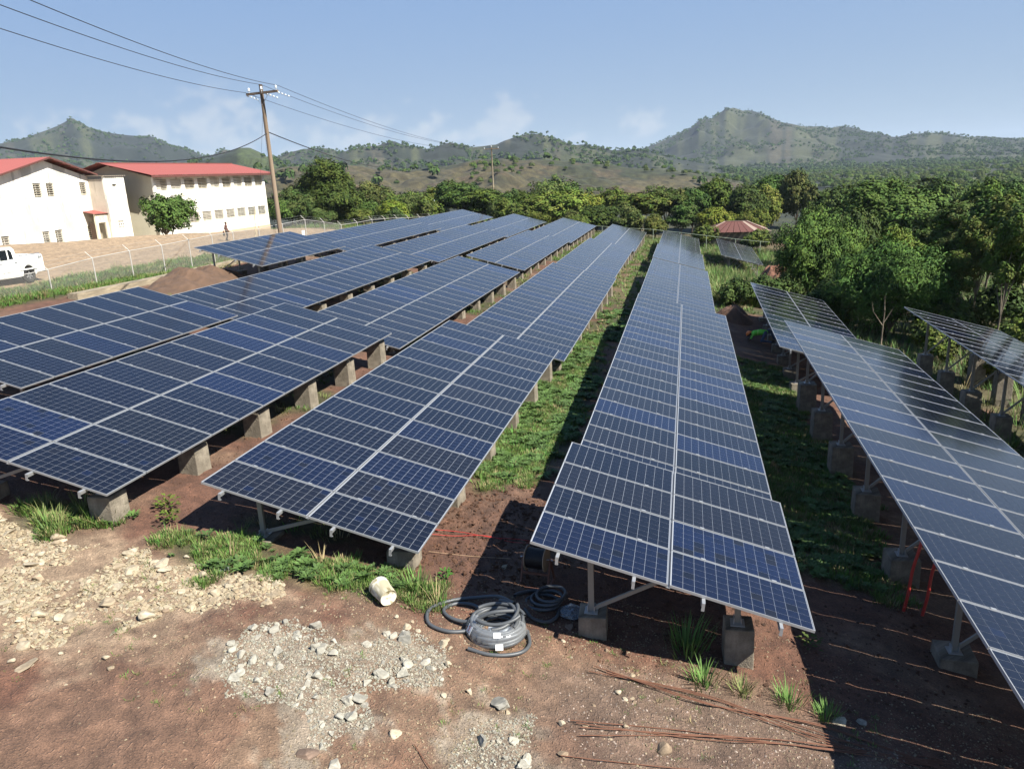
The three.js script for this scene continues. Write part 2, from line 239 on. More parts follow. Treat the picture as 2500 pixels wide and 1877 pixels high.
// ---------------------------------------------------------------- solar tables: two portrait modules up the slope, rows run along -z, faces tilted down to the right
const TILT = 15.3 * Math.PI / 180, ML = 1.956, MW = .989, PITCH = 1.012, GAPC = .028;
const alu = std([.34, .35, .36], .5, { metalness: .55 });
const galv = std([.42, .43, .43], .5, { metalness: .6 });
const galvDull = std([.25, .245, .22], .6, { metalness: .35 });
const cellTex = tex(64, (a, b) => { let v = .86 + .2 * (vnoise(a * 9, b * 9) - .5) + .1 * (vnoise(a * 23, b * 23) - .5); const f = (b * 4) % 1; if (Math.abs(f - .5) < .045) v = 1; return grey(v); }, true);
const cellMats = [[.0072, .0082, .0160], [.0068, .0088, .0205], [.0068, .0108, .034], [.0110, .0110, .0165], [.0072, .0136, .048], [.0090, .0096, .0140], [.0062, .0074, .0180]].map(c => phys(c.map(x => x * .8), .42, { clearcoat: 1, clearcoatRoughness: .11, specularIntensity: 0, map: cellTex }));
const sheetMat = phys([.29, .31, .34], .6, { clearcoat: 1, clearcoatRoughness: .11, specularIntensity: 0 });
const concreteTex = tex(512, (a, b) => { const f = fbm(a * 8, b * 8, 5, 8), s = vnoise(a * 160, b * 160, 160), st = fbm(a * 20, b * 2, 3, 4); const v = .72 + .35 * (f - .5) + .1 * (s - .5) + .16 * (st - .5); return [v + .015, v, v - .03]; });
const concreteBump = tex(256, (a, b) => grey(.6 * fbm(a * 16, b * 16, 4, 16) + .4 * vnoise(a * 90, b * 90, 90)), false);
const concrete = std([.36, .325, .27], .9, { map: concreteTex, bumpMap: concreteBump, bumpScale: .012 });
const fw_ = .0105;
const frameGeo = merge([box(ML, .04, fw_, ML / 2, -.02, -fw_ / 2), box(ML, .04, fw_, ML / 2, -.02, -MW + fw_ / 2), box(fw_, .04, MW - 2 * fw_, fw_ / 2, -.02, -MW / 2), box(fw_, .04, MW - 2 * fw_, ML - fw_ / 2, -.02, -MW / 2)]);
const sheetGeo = box(ML - 2 * fw_, .004, MW - 2 * fw_, ML / 2, -.009, -MW / 2);
const CX = (ML - 2 * fw_ - .016) / 12, CZ = (MW - 2 * fw_ - .012) / 6;
function cellQuad(i, j) { const g = new THREE.PlaneGeometry(CX - .0040, CZ - .0040).rotateX(-Math.PI / 2); return g.translate(fw_ + .008 + CX * (i + .5), -.0052, -(fw_ + .006 + CZ * (j + .5))); }
const cellsGeo = merge([].concat(...Array.from({ length: 12 }, (_, i) => Array.from({ length: 6 }, (_, j) => cellQuad(i, j)))));
const oneCell = new THREE.PlaneGeometry(CX - .0040, CZ - .0040).rotateX(-Math.PI / 2);
function solarPanel(parent, x, z, single) {
  const r = rnd(), m = cellMats[r < .22 ? 0 : r < .42 ? 1 : r < .55 ? 2 : r < .7 ? 3 : r < .78 ? 4 : r < .9 ? 5 : 6];
  const p = mesh('solar_panel', frameGeo, alu, parent); p.position.set(x, 0, z);
  mesh('backsheet', sheetGeo, sheetMat, p);
  if (single) { for (let i = 0; i < 12; i++) for (let j = 0; j < 6; j++) { const c = mesh('solar_cell', oneCell, rnd() < .9 ? m : cellMats[Math.floor(rnd() * 4)], p); c.position.set(fw_ + .008 + CX * (i + .5), -.0052, -(fw_ + .006 + CZ * (j + .5))); } }
  else mesh('cell_grid', cellsGeo, m, p).userData.kind = 'stuff';
}
const PURLINS = [.42, 1.50, 2.46, 3.50];
const purlinEnd = merge([box(.042, .026, .13, 0, 0, 0), box(.042, .11, .008, 0, -.05, .06), box(.042, .008, .035, 0, -.104, .045)]);
const plateGeo = merge([box(.2, .014, .2), box(.012, .1, .12, .05, .05, 0), box(.012, .1, .12, -.05, .05, 0)]);
// n modules long, near end at u0, high edge at v, y = height of the high edge, foot = height of the footing tops
function solarTable({ n, u0, v, y, foot, label, singles = 0, first = .45, step = 2.62, legX = [.82, 3.5], tilt1 = 0, big = .46 }) {
  const base = onGround(v, -u0);
  const t = thing('solar_table', label, 'solar table', [v, base, -u0], 0, 'solar tables set out in rows');
  const top = new THREE.Group();                       // slope frame: only used to turn local points into place
  const M = new THREE.Matrix4().makeRotationFromEuler(new THREE.Euler(tilt1, 0, -TILT, 'XYZ')).setPosition(0, y + 7 - base, 0);
  const L = n * PITCH, P = (a, h, d) => V3(a, h, -d).applyMatrix4(M);
  const q = new THREE.Quaternion().setFromRotationMatrix(M), o = P(0, 0, 0);
  for (let i = 0; i < n; i++) for (let k = 0; k < 2; k++) {
    const before = t.children.length; solarPanel(t, 0, 0, singles > 0 && (i * 2 + k) < singles); const p = t.children[before];
    p.quaternion.copy(q); p.position.copy(P(k * (ML + GAPC), rr(-.003, .003), i * PITCH + rr(-.002, .002)));
  }
  // purlins with their end clips
  for (const a of PURLINS) {
    const p = mesh('purlin', merge([beam(P(a, -.075, -.1), P(a, -.075, L + .08), .045, .06, V3(Math.sin(TILT), Math.cos(TILT), 0))]), galv, t);
    const e = mesh('purlin_clip', purlinEnd, alu, t); e.position.copy(P(a, -.055, -.06)); e.rotation.z = -TILT * .4;
  }
  mesh('added_gap_strip', beam(P(ML + GAPC / 2, -.05, 0), P(ML + GAPC / 2, -.05, L - .02), .06, .012, V3(Math.sin(TILT), Math.cos(TILT), 0)), alu, t);  // strip added under the centre gap to keep a sun line off the ground
  // clamps that hold the frames down, in the gaps between modules
  const cl = []; for (let i = 1; i < n; i++) for (const a of PURLINS) { const g = box(.07, .012, .036); g.applyQuaternion(q); const c = P(a, .006, i * PITCH - .01); cl.push(g.translate(c.x, c.y, c.z)); }
  if (cl.length) mesh('clamps', merge(cl), alu, t).userData.kind = 'stuff';
  // frames: rafter, two legs, brace, plates and concrete footings
  const N = Math.max(2, Math.round((L - 2 * first) / step) + 1), st = (L - 2 * first) / (N - 1);
  for (let f = 0; f < N; f++) {
    const d = first + f * st; const under = -.155;
    mesh('rafter', beam(P(.25, under + .02, d), P(3.72, under + .02, d), .05, .08), galv, t);
    const lx = legX.map(a => P(a, under - .02, d));
    const fy = foot + 7 - base;
    legX.forEach((a, k) => {
      const p = lx[k]; const sink = k ? 0 : 0; const ty = Math.min(fy, p.y - .1) + sink + rr(-.02, .02);
      mesh('leg', box(.085, p.y - ty, .055, p.x, (p.y + ty) / 2, p.z), galvDull, t);
      const pl = mesh('base_plate', plateGeo, galv, t); pl.position.set(p.x, ty + .012, p.z);
      const gyl = onGround(v + p.x, -u0 + p.z) - base; const h = Math.max(.25, ty - gyl + .3), w = big * rr(.96, 1.05);
      const fg = footing(w, h, w * .98); const fm = mesh('concrete_footing', fg, concrete, t); fm.position.set(p.x + .02, ty, p.z - .02); fm.rotation.y = rr(-.06, .06);
    });
    const b0 = V3(lx[0].x + .05, Math.min(fy, lx[0].y - .1) + .08, lx[0].z), b1 = P(2.15, under - .03, d); if (b1.y - b0.y > .12) mesh('brace', beam(b0, b1, .04, .055), galvDull, t);
  }
  return t;
}
const footCache = [];
function footing(w, h, d) { // a cast block with slightly rounded arrises, its top at y = 0
  const key = Math.round(h * 12) / 12; let g = footCache.find(e => Math.abs(e.h - key) < .02 && Math.abs(e.w - w) < .03); if (g) return g.g;
  const b = new RoundedBoxGeometry(w, key, d, 2, .018).translate(0, -key / 2, 0); const p = b.attributes.position; for (let i = 0; i < p.count; i++) { const k = 1 + .04 * (-p.getY(i)); p.setX(i, p.getX(i) * k + (vnoise(p.getY(i) * 9, p.getZ(i) * 9) - .5) * .012); p.setZ(i, p.getZ(i) * k); } b.computeVertexNormals();
  const uv = b.attributes.uv; for (let i = 0; i < uv.count; i++) uv.setXY(i, p.getX(i) * .9 + p.getZ(i) * .9, p.getY(i) * .9);
  footCache.push({ h: key, w, g: b }); return b;
}
const tables = [
  // row farthest left
  { n: 10, u0: 35.1, v: -25.07, y: -2.96, foot: -4.55, label: 'short solar table at the near end of the leftmost row, a pole mirrored in it' },
  { n: 20, u0: 47.6, v: -25.95, y: -3.53, label: 'middle solar table of the leftmost row, along the chain-link fence' },
  { n: 20, u0: 68.8, v: -26.3, y: -3.87, label: 'farthest solar table of the leftmost row, below the tree line' },
  // second row
  { n: 9, u0: 13.97, v: -18.95, y: -3.27, foot: -4.75, label: 'solar table cut by the left picture edge below the fence' },
  { n: 20, u0: 24.4, v: -19.2, y: -3.90, label: 'long solar table of the second row beside the brown soil mound' },
  { n: 20, u0: 47.0, v: -19.5, y: -4.28, label: 'third solar table from the front in the second row from left' },
  { n: 20, u0: 67.6, v: -19.69, y: -4.52, label: 'farthest solar table of the second row, in front of the farther utility pole' },
  // third row
  { n: 13, u0: 9.94, v: -13.32, y: -3.89, foot: -5.12, singles: 4, step: 2.5, label: 'large front solar table at lower left above the grass and limestone rubble' },
  { n: 20, u0: 24.21, v: -13.55, y: -4.69, label: 'second solar table from the front in the third row from left' },
  { n: 20, u0: 47.3, v: -13.89, y: -4.95, label: 'third solar table from the front in the third row, behind a narrow gap' },
  { n: 20, u0: 67.65, v: -13.87, y: -5.16, label: 'farthest solar table of the third row from left' },
  // fourth row
  { n: 14, u0: 10.31, v: -7.93, y: -4.77, foot: -5.95, singles: 4, step: 2.55, label: 'front solar table left of the soil aisle with the white bucket before it' },
  { n: 20, u0: 25.0, v: -7.85, y: -5.28, foot: -6.55, label: 'second solar table left of the central grassy aisle' },
  { n: 20, u0: 46.6, v: -8.25, y: -5.72, label: 'third solar table left of the central grassy aisle' },
  { n: 20, u0: 67.35, v: -8.19, y: -6.03, label: 'farthest solar table left of the central grassy aisle' },
  // fifth row
  { n: 4, u0: 9.28, v: -2.05, y: -4.94, foot: -6.44, singles: 4, first: .72, step: 2.6, legX: [.82, 3.02], big: .42, label: 'four-module-long solar table nearest the camera, above the cable reel' },
  { n: 20, u0: 13.78, v: -2.05, y: -5.42, foot: -6.75, step: 2.8, label: 'long solar table right behind the nearest short one' },
  { n: 20, u0: 34.6, v: -2.30, y: -6.20, label: 'third solar table of the fifth row, right of the central aisle' },
  { n: 10, u0: 57.4, v: -2.42, y: -6.43, label: 'ten-module solar table, fourth of the fifth row, with a dark gap before it' },
  { n: 19, u0: 68.3, v: -2.47, y: -6.88, label: 'farthest solar table of the fifth row, left of the rusty roofed hut' },
  // sixth row
  { n: 20, u0: 7.35, v: 3.42, y: -5.40, foot: -7.45, singles: 4, first: .9, step: 2.95, big: .54, label: 'long solar table running to the lower right picture corner on tall footings' },
  { n: 14, u0: 28.9, v: 3.47, y: -6.64, foot: -8.2, tilt1: .0225, step: 2.4, big: .5, label: 'dark solar table behind the worker in the green vest' },
  { n: 14, u0: 74.2, v: 3.26, y: -8.26, foot: -10.4, tilt1: .0165, label: 'small far solar table on long legs beside the mango trees' },
  // seventh row
  { n: 18, u0: 17.0, v: 9.26, y: -6.31, foot: -8.27, first: .75, step: 3.0, legX: [.9, 3.02], big: .52, label: 'solar table at the right picture edge in tall grass' },
];
for (const s of tables) {
  s.foot ??= s.y - 1.3; const t = solarTable(s);
  if (s.v > 9) for (let i = 0; i < 8; i++) { const z = -s.n * PITCH + .6 + i * 1.6, y = s.y + 7 - t.position.y - .07; mesh('cable_loop', tube([V3(.1, y, z), V3(.11, y - .1, z + .03), V3(.12, y - .2, z + .1), V3(.12, y - .1, z + .2), V3(.1, y, z + .22)], .011, 20, 6), std([.015, .015, .016], .6), t); }
}
// ---------------------------------------------------------------- chain-link fences
const pipe = std([.46, .44, .40], .55, { metalness: .35 }), pipeGreen = std([.30, .36, .27], .6, { metalness: .2 }), wireMat = std([.40, .39, .36], .5, { metalness: .5 });
function fence(label, pts, H, m, arm, meshTo, cat = 'fence') {
  const o = thing('chain_link_fence', label, cat, [pts[0][0], pts[0][1] - H, pts[0][2]]); const O = V3(pts[0][0], pts[0][1] - H, pts[0][2]);
  const P = pts.map(p => V3(...p).sub(O));
  P.forEach((p, i) => { const h = H; mesh('post', cone(V3(p.x, p.y - h - .3, p.z), p, .027, .027, 8), m, o); if (arm) mesh('barb_arm', merge([cone(p, V3(p.x + arm[0], p.y + .32, p.z + arm[1]), .017, .014, 6)]), m, o); });
  for (let i = 0; i < P.length - 1; i++) mesh('top_rail', cone(P[i], P[i + 1], .019, .019, 6), m, o);
  if (arm) for (const k of [.45, .95]) { const a = P.map(p => V3(p.x + arm[0] * k, p.y + .32 * k, p.z + arm[1] * k)); mesh('barbed_wire', merge(a.slice(1).map((b, i) => cone(a[i], b, .004, .004, 3))), wireMat, o); }
  if (meshTo) { // woven diamonds: crossing wires of one bay after another
    const g = []; const s = .085;
    for (let i = 0; i < Math.min(meshTo, P.length - 1); i++) {
      const a = P[i], b = P[i + 1], L = a.distanceTo(b), hh = H - .05; const at = (t, y) => V3(lerp(a.x, b.x, t / L), lerp(a.y, b.y, t / L) - H + y, lerp(a.z, b.z, t / L));
      for (let t = -hh; t < L; t += s) for (const d of [1, -1]) { let t0 = t, t1 = t + hh, y0 = 0, y1 = hh; if (t0 < 0) { y0 = -t0; t0 = 0; } if (t1 > L) { y1 = hh - (t1 - L); t1 = L; } if (t1 - t0 < .03) continue; const p0 = at(d > 0 ? t0 : L - t0, y0), p1 = at(d > 0 ? t1 : L - t1, y1); g.push(beam(p0, p1, i < 9 ? .0052 : .0042, i < 9 ? .0052 : .0042)); }
    }
    mesh('wire_mesh', merge(g), wireMat, o).userData.kind = 'stuff';
  }
  return o;
}
const fenceTops = [[3.62, -22.6], [3.7, -25.5], [3.80, -28.32], [3.99, -31.05], [4.07, -33.63], [4.10, -36.14], [4.17, -38.51], [4.24, -40.76], [4.23, -43.01], [4.22, -46.05], [4.31, -49.19], [4.38, -52.55], [4.00, -55.58], [3.56, -58.62], [3.52, -61.82], [3.54, -65.07], [3.43, -68.14], [3.32, -71.25], [3.11, -74.47], [2.98, -77.9], [2.8, -81.5], [2.6, -85.2], [2.3, -89], [1.9, -94]];
fence('grey chain-link fence with slanted barbed-wire arms along the dirt road', fenceTops.map(([y, z]) => [-27.8, y, z]), 1.8, pipe, [-.26, .1], 13);
fence('pale green pipe fence at the far end of the solar field', [[-27.8, 1.9, -95], [-21, 1.1, -95], [-15, .6, -95], [-10.2, .22, -95], [-7, -.1, -95], [-3.97, -.35, -95], [-.8, -.8, -95], [2.35, -1.26, -95], [5.73, -1.74, -95], [8.6, -2.1, -95], [12, -2.5, -95]], 1.9, pipeGreen, null, 0);
{ const s = mesh('notice_sheet', box(.02, .55, .42), std([.7, .7, .68], .7)); s.position.set(-27.76, 3.35, -52.0); tag(s, 'small white notice sheet tied to the fence right of the pole', 'notice'); }
// kerb between the road verge and the dug-out field
const paleConc = std([.46, .40, .30], .92, { map: concreteTex });
{ const pts = [[-26.0, -27.5], [-26.05, -30.5], [-26.3, -33.5], [-26.75, -37], [-27.1, -40.5], [-27.25, -44], [-27.2, -47]]; const k = thing('kerb', 'pale concrete kerb below the fence beside the soil mound', 'kerb', [-26.2, gy(-26.2, -33), -33]); const O = k.position;
  for (let i = 0; i < pts.length - 1; i++) { const a = V3(pts[i][0], gy(...pts[i]) + .08, pts[i][1]).sub(O), b = V3(pts[i + 1][0], gy(...pts[i + 1]) + .08, pts[i + 1][1]).sub(O); b.lerp(a, .006); mesh('kerb_stone', beam(a, b, .5, .34), paleConc, k); } }
// heaps of dug soil
function heap(label, x, z, rx, rz, h, turn, col, seed) {
  const g = new THREE.PlaneGeometry(2, 2, 60, 60).rotateX(-Math.PI / 2), p = g.attributes.position, y0 = gy(x, z), c = [];
  for (let i = 0; i < p.count; i++) { let a = p.getX(i), b = p.getZ(i); const d = Math.hypot(a, b); if (d > 1) { a /= d; b /= d; } const lx = a * rx, lz = b * rz, X = lx * Math.cos(turn) + lz * Math.sin(turn), Z = -lx * Math.sin(turn) + lz * Math.cos(turn), q = Math.min(1, d); const n = fbm(X * 1.4 + seed, Z * 1.4, 4) - .5, n2 = fbm(X * 5 + seed, Z * 5, 3) - .5; p.setXYZ(i, X, gy(x + X, z + Z) - y0 - .06 + (1 - q * q) * h * (1 + n * .9) + n2 * .16 * (1 - q), Z); const k = .85 + .5 * n2 + .3 * n; c.push(col[0] * k, col[1] * k, col[2] * k); }
  g.setAttribute('color', new THREE.Float32BufferAttribute(c, 3)); g.computeVertexNormals(); const o = mesh('soil_heap', g, std([1, 1, 1], .95, { vertexColors: true, bumpMap: groundBump, bumpScale: .04 })); o.position.set(x, y0, z); return tag(o, label, 'soil heap');
}
heap('brown heap of dug soil between two rows beside the kerb', -24.0, -33.4, 1.7, 4.4, .85, .12, [.105, .062, .038], 3);
heap('reddish soil mound behind the worker on the shaded aisle', 2.6, -41.9, 1.0, 1.3, .75, .3, [.12, .062, .036], 8);
heap('red earth bank beside the far table on long legs', 7.9, -70, 1.8, 3, 1.6, 0, [.15, .068, .04], 11);

// ---------------------------------------------------------------- school buildings
const plasterTex = tex(512, (a, b) => { const f = fbm(a * 6, b * 6, 5, 6), s = vnoise(a * 120, b * 120, 120); const v = .93 + .16 * (f - .5) + .04 * (s - .5) - .16 * sstep(.6, .72, fbm(a * 9 + .5, b * 2.5, 4, 0)); return [v + .01, v, v - .03]; });
const white = std([.82, .81, .77], .9, { map: plasterTex }), cream = std([.74, .68, .55], .9, { map: plasterTex });
const stainTex = tex(512, (a, b) => { const f = fbm(a * 7, b * 3, 5, 1), d = fbm(a * 16, b * 2.2, 4, 1), e = fbm(a * 3 + .3, b * 3, 3, 1); let v = .88 + .1 * (f - .5); let k = sstep(.53, .66, d * .6 + e * .4) * .34; v -= k; return [v + .01, v, v - .05 + k * .08]; });
const stained = std([.74, .70, .60], .92, { map: stainTex });
const roofRed = std([.25, .072, .060], .65, { metalness: .1 }), roofDark = std([.10, .035, .028], .8), timber = std([.12, .075, .05], .85), louver = std([.66, .63, .54], .75);
// wall with openings, extruded: x along, y up, front at z = 0
function wallGeo(outline, holes, th) { const s = new THREE.Shape(outline.map(p => new THREE.Vector2(...p))); for (const [x0, y0, x1, y1] of holes) s.holes.push(new THREE.Path([new THREE.Vector2(x0, y0), new THREE.Vector2(x0, y1), new THREE.Vector2(x1, y1), new THREE.Vector2(x1, y0)])); const g = new THREE.ExtrudeGeometry(s, { depth: th, bevelEnabled: false }); const p = g.attributes.position, uv = g.attributes.uv; for (let i = 0; i < p.count; i++) uv.setXY(i, (p.getX(i) + p.getZ(i)) / 5, p.getY(i) / 5); return g.translate(0, 0, -th); }
function louverWindow(parent, x0, y0, x1, y1, n, open, halfLouver, m = louver) {
  const w = x1 - x0, h = y1 - y0, win = mesh('window', merge([box(w, .05, .2, x0 + w / 2, y0 + .026, -.1), box(.05, h - .06, .18, x0 + .026, y0 + h / 2 + .02, -.1), box(.05, h - .06, .18, x1 - .026, y0 + h / 2 + .02, -.1), box(.04, h - .06, .06, x0 + w / 2, y0 + h / 2, -.19)]), m, parent);
  for (let i = 0; i < n; i++) { const yy = y0 + .06 + (i + .5) * (h - .1) / n, tl = open ? .55 : .98; if (halfLouver) { mesh('louver', box(w / 2 - .07, .015, .14, x0 + w / 4 + .02, yy, -.12, -1.2, 0, 0), m, win); mesh('louver', box(w / 2 - .07, .015, .14, x0 + w * .75 - .02, yy, -.12, -tl, 0, 0), m, win); } else mesh('louver', box(w - .12, .015, .15, x0 + w / 2, yy, -.12, -tl + rr(-.08, .08), 0, 0), m, win); }
}
function ripple(w, l, seg, amp) { const g = new THREE.PlaneGeometry(w, l, seg, 1).rotateX(-Math.PI / 2), p = g.attributes.position; for (let i = 0; i < p.count; i++) p.setY(i, Math.sin(p.getX(i) * Math.PI * 2 / .3) * amp * 1.7); g.computeVertexNormals(); return g; }
{ // long two-storey block with a row of louvred windows; front faces +x, runs along -z
  const X = -56, Z0 = -73.2, L = 22.6, base = 1.3;
  const b = thing('school_building', 'long white two-storey school block under a red roof behind the round tree', 'building', [X, base, Z0], Math.PI / 2);
  const up = Array.from({ length: 9 }, (_, i) => [.32 + i * 2.475, 6.9 - base, .32 + i * 2.475 + 1.93, 8.07 - base]), lo = Array.from({ length: 9 }, (_, i) => [.32 + i * 2.475, 3.12 - base, .32 + i * 2.475 + 1.93, 4.3 - base]);
  mesh('front_wall', wallGeo([[0, -.6], [L, -.6], [L, 8.32 - base], [0, 8.32 - base]], [...up, ...lo], .24), white, b);
  mesh('plinth', box(L + .02, .9, .03, L / 2, .02, .016), std([.62, .47, .37], .95, { map: stainTex }), b);
  mesh('rear_wall', box(L, 8.6, .24, L / 2, 2.8, -10.9), white, b);
  for (const x of [0, L]) { const s = wallGeo([[0, -.6], [10.54, -.6], [10.54, 8.32 - base], [5.27, 9.8 - base], [0, 8.32 - base]], [], .24); s.rotateY(-Math.PI / 2); s.translate(x ? L - .001 : .241, 0, -10.78); mesh('end_wall', s, stained, b); }
  mesh('floor_slab', box(L - .5, .2, 10.3, L / 2, 5.35 - base, -5.5), white, b);
  up.forEach((w, i) => louverWindow(b, ...w, 6, [0, 2, 3, 5, 7, 8].includes(i), i === 0 || i === 4 || i === 6)); lo.forEach((w, i) => louverWindow(b, ...w, 6, i === 2, false));
  const sl = Math.atan2(1.5, 6.3), rl = Math.hypot(1.5, 6.3);
  for (const s of [1, -1]) { const g = ripple(L + 2.4, rl, 460, .018); g.rotateX(s * sl); g.translate(L / 2, 9.98 - base - .75 + .06, s > 0 ? -5.5 + 3.15 : -5.5 - 3.15); const r = mesh('roof', g, roofRed, b); if (s > 0) mesh('fascia', box(L + 2.3, .2, .04, L / 2, 8.40 - base, .78), roofDark, r); }
  mesh('ridge_cap', box(L + 2.4, .05, .5, L / 2, 10.06 - base, -5.5), roofRed, b);
  for (let i = 0; i < 10; i++) { const x = i * 2.475 + .1; mesh('rafter_tail', beam(V3(x, 8.46 - base + .0, .7), V3(x, 8.67 - base, -.3), .07, .12), louver, b); }
  for (let i = 0; i < 3; i++) mesh('roof_batten', box(1.0, .08, .08, -.52, 8.5 + i * .55 - base, -i * 2.3 + .3), timber, b);
}
{ // gable-fronted block at the left picture edge
  const p0 = V3(-59.9, 0, -68.4), turn = Math.PI / 2 + 10.4 * Math.PI / 180, base = 1.9, L = 15.2;
  const b = thing('school_building', 'white gabled school block with red roof at the left picture edge', 'building', [p0.x - .18 * -L * 1, base, p0.z + .984 * L], turn);
  const c = v => v + L; // along-wall positions measured from the right corner
  const up = [[-14.43, -13.2], [-8.89, -7.65], [-6.98, -5.78], [-1.69, -.51]].map(([a, d]) => [c(a), 6.8 - base, c(d), 8.1 - base]), lo = [[-14.43, -13.3], [-8.89, -7.75], [-7.03, -5.8], [-1.7, -.6]].map(([a, d]) => [c(a), 2.38 - base, c(d), 3.74 - base]);
  mesh('gable_wall', wallGeo([[0, -.8], [L, -.8], [L, 8.62 - base], [c(-6.6), 10.1 - base], [0, 8.25 - base]], [...up, ...lo], .25), white, b);
  mesh('side_wall', box(.24, 8, 20, L - .121, 3.0, -10.26), stained, b); mesh('side_wall', box(.24, 7.9, 20, .121, 2.8, -10.26), white, b); mesh('rear_wall', box(L - .5, 7.4, .24, L / 2, 3, -20.3), white, b);
  mesh('floor_slab', box(L - .5, .2, 19.4, L / 2, 5.3 - base, -10.2), white, b);
  up.forEach((w, i) => louverWindow(b, ...w, 6, true, false)); lo.forEach(w => louverWindow(b, ...w, 6, false, false));
  for (const s of [-1, 1]) { const half = s > 0 ? 7.35 : 9.4, drop = half * .215, len = Math.hypot(half, drop); const g = ripple(21.6, len, 400, .018); g.rotateY(Math.PI / 2); g.rotateZ(-s * Math.atan2(drop, half)); g.translate(c(-6.6) + s * half / 2, 10.42 - base - drop / 2, -10.1); const r = mesh('roof', g, roofRed, b);
    mesh('barge_board', beam(V3(c(-6.6) + s * .02, 10.36 - base, .68), V3(c(-6.6) + s * half, 10.36 - base - drop, .68), .04, .14), roofDark, r); }
  for (let i = 0; i < 6; i++) { const d = .6 + i * 1.25; mesh('purlin_end', box(.07, .1, 1.0, c(-6.6) + d, 10.3 - base - d * .215, .2), timber, b); mesh('purlin_end', box(.07, .1, 1.0, c(-6.6) - d, 10.3 - base - d * .215, .2), timber, b); }
}
{ // narrow link block between the two, with a doorway
  const b = thing('stair_block', 'narrow white link block with a small doorway between the two schools', 'building', [-58, 1.7, -68.3], Math.PI / 2);
  const y = v => v - 1.7;
  mesh('front_wall', wallGeo([[0, -.6], [2.95, -.6], [2.95, y(8.55)], [0, y(8.62)]], [[1.1, y(7.55), 1.75, y(7.8)], [1.05, y(3.25), 1.95, y(4.15)]], .2), white, b);
  mesh('side_wall', box(.2, 7.3, 6, .101, 3.0, -3.21), std([.50, .45, .40], .9, { map: plasterTex }), b); mesh('side_wall', box(.2, 7.3, 6, 2.85, 3.0, -3.21), stained, b); mesh('rear_wall', box(2.7, 7.3, .2, 1.475, 3.0, -6.2), stained, b);
  { const g = ripple(3.4, 6.6, 60, .015); g.rotateX(.03); g.translate(1.5, y(8.72), -3.1); mesh('roof', g, std([.42, .36, .28], .7), b); }
  const vent = mesh('vent_frame', merge([box(.9, .04, .16, 1.5, y(3.27), -.09), box(.9, .04, .16, 1.5, y(4.13), -.09)]), white, b); for (let i = 0; i < 4; i++) mesh('grille_bar', box(.9, .09, .1, 1.5, y(3.3) + i * .27, -.09), white, vent); for (let i = 0; i < 4; i++) mesh('grille_bar', box(.09, .9, .09, 1.09 + i * .27, y(3.7), -.09), white, vent);
  mesh('small_window', merge([box(.64, .03, .12, 1.425, y(7.57), -.08), box(.64, .03, .12, 1.425, y(7.785), -.08)]), louver, b);
  // porch in front of the gap on the left
  const po = mesh('porch_wall', wallGeo([[-1.75, -.6], [-.01, -.6], [-.01, y(4.85)], [-1.75, y(4.95)]], [[-1.42, y(1.85), -.42, y(4.05)]], .18).translate(0, 0, -.3), cream, b);
  mesh('doorway_back', box(1.3, 3, .05, -.9, y(3.2), -1.9), std([.24, .17, .11], .9), po); mesh('open_door', box(.05, 2.15, .9, -1.38, y(2.95), -.95), timber, po); mesh('door_side', box(.1, 3.1, 1.4, -.08, y(3.2), -1.2), cream, po);
  const pr = ripple(2.0, 1.8, 40, .014); pr.rotateX(.2); pr.translate(-.88, y(5.12), -1.0); mesh('porch_roof', pr, roofRed, b);
  const gm = std([.10, .10, .12], .9); const gs = [[-1.3, 4.3, -1.2, 4.65], [-1.2, 4.65, -1.05, 4.28], [-1.05, 4.28, -.98, 4.68], [-.82, 4.66, -.84, 4.48], [-.84, 4.48, -.62, 4.46], [-.62, 4.46, -.66, 4.24], [-.5, 4.6, -.8, 4.62]];
  mesh('graffiti', merge(gs.map(([a, b1, c1, d]) => beam(V3(a, y(b1), -.294), V3(c1, y(d), -.294), .01, .035, V3(0, 0, 1)))), gm, po);
}
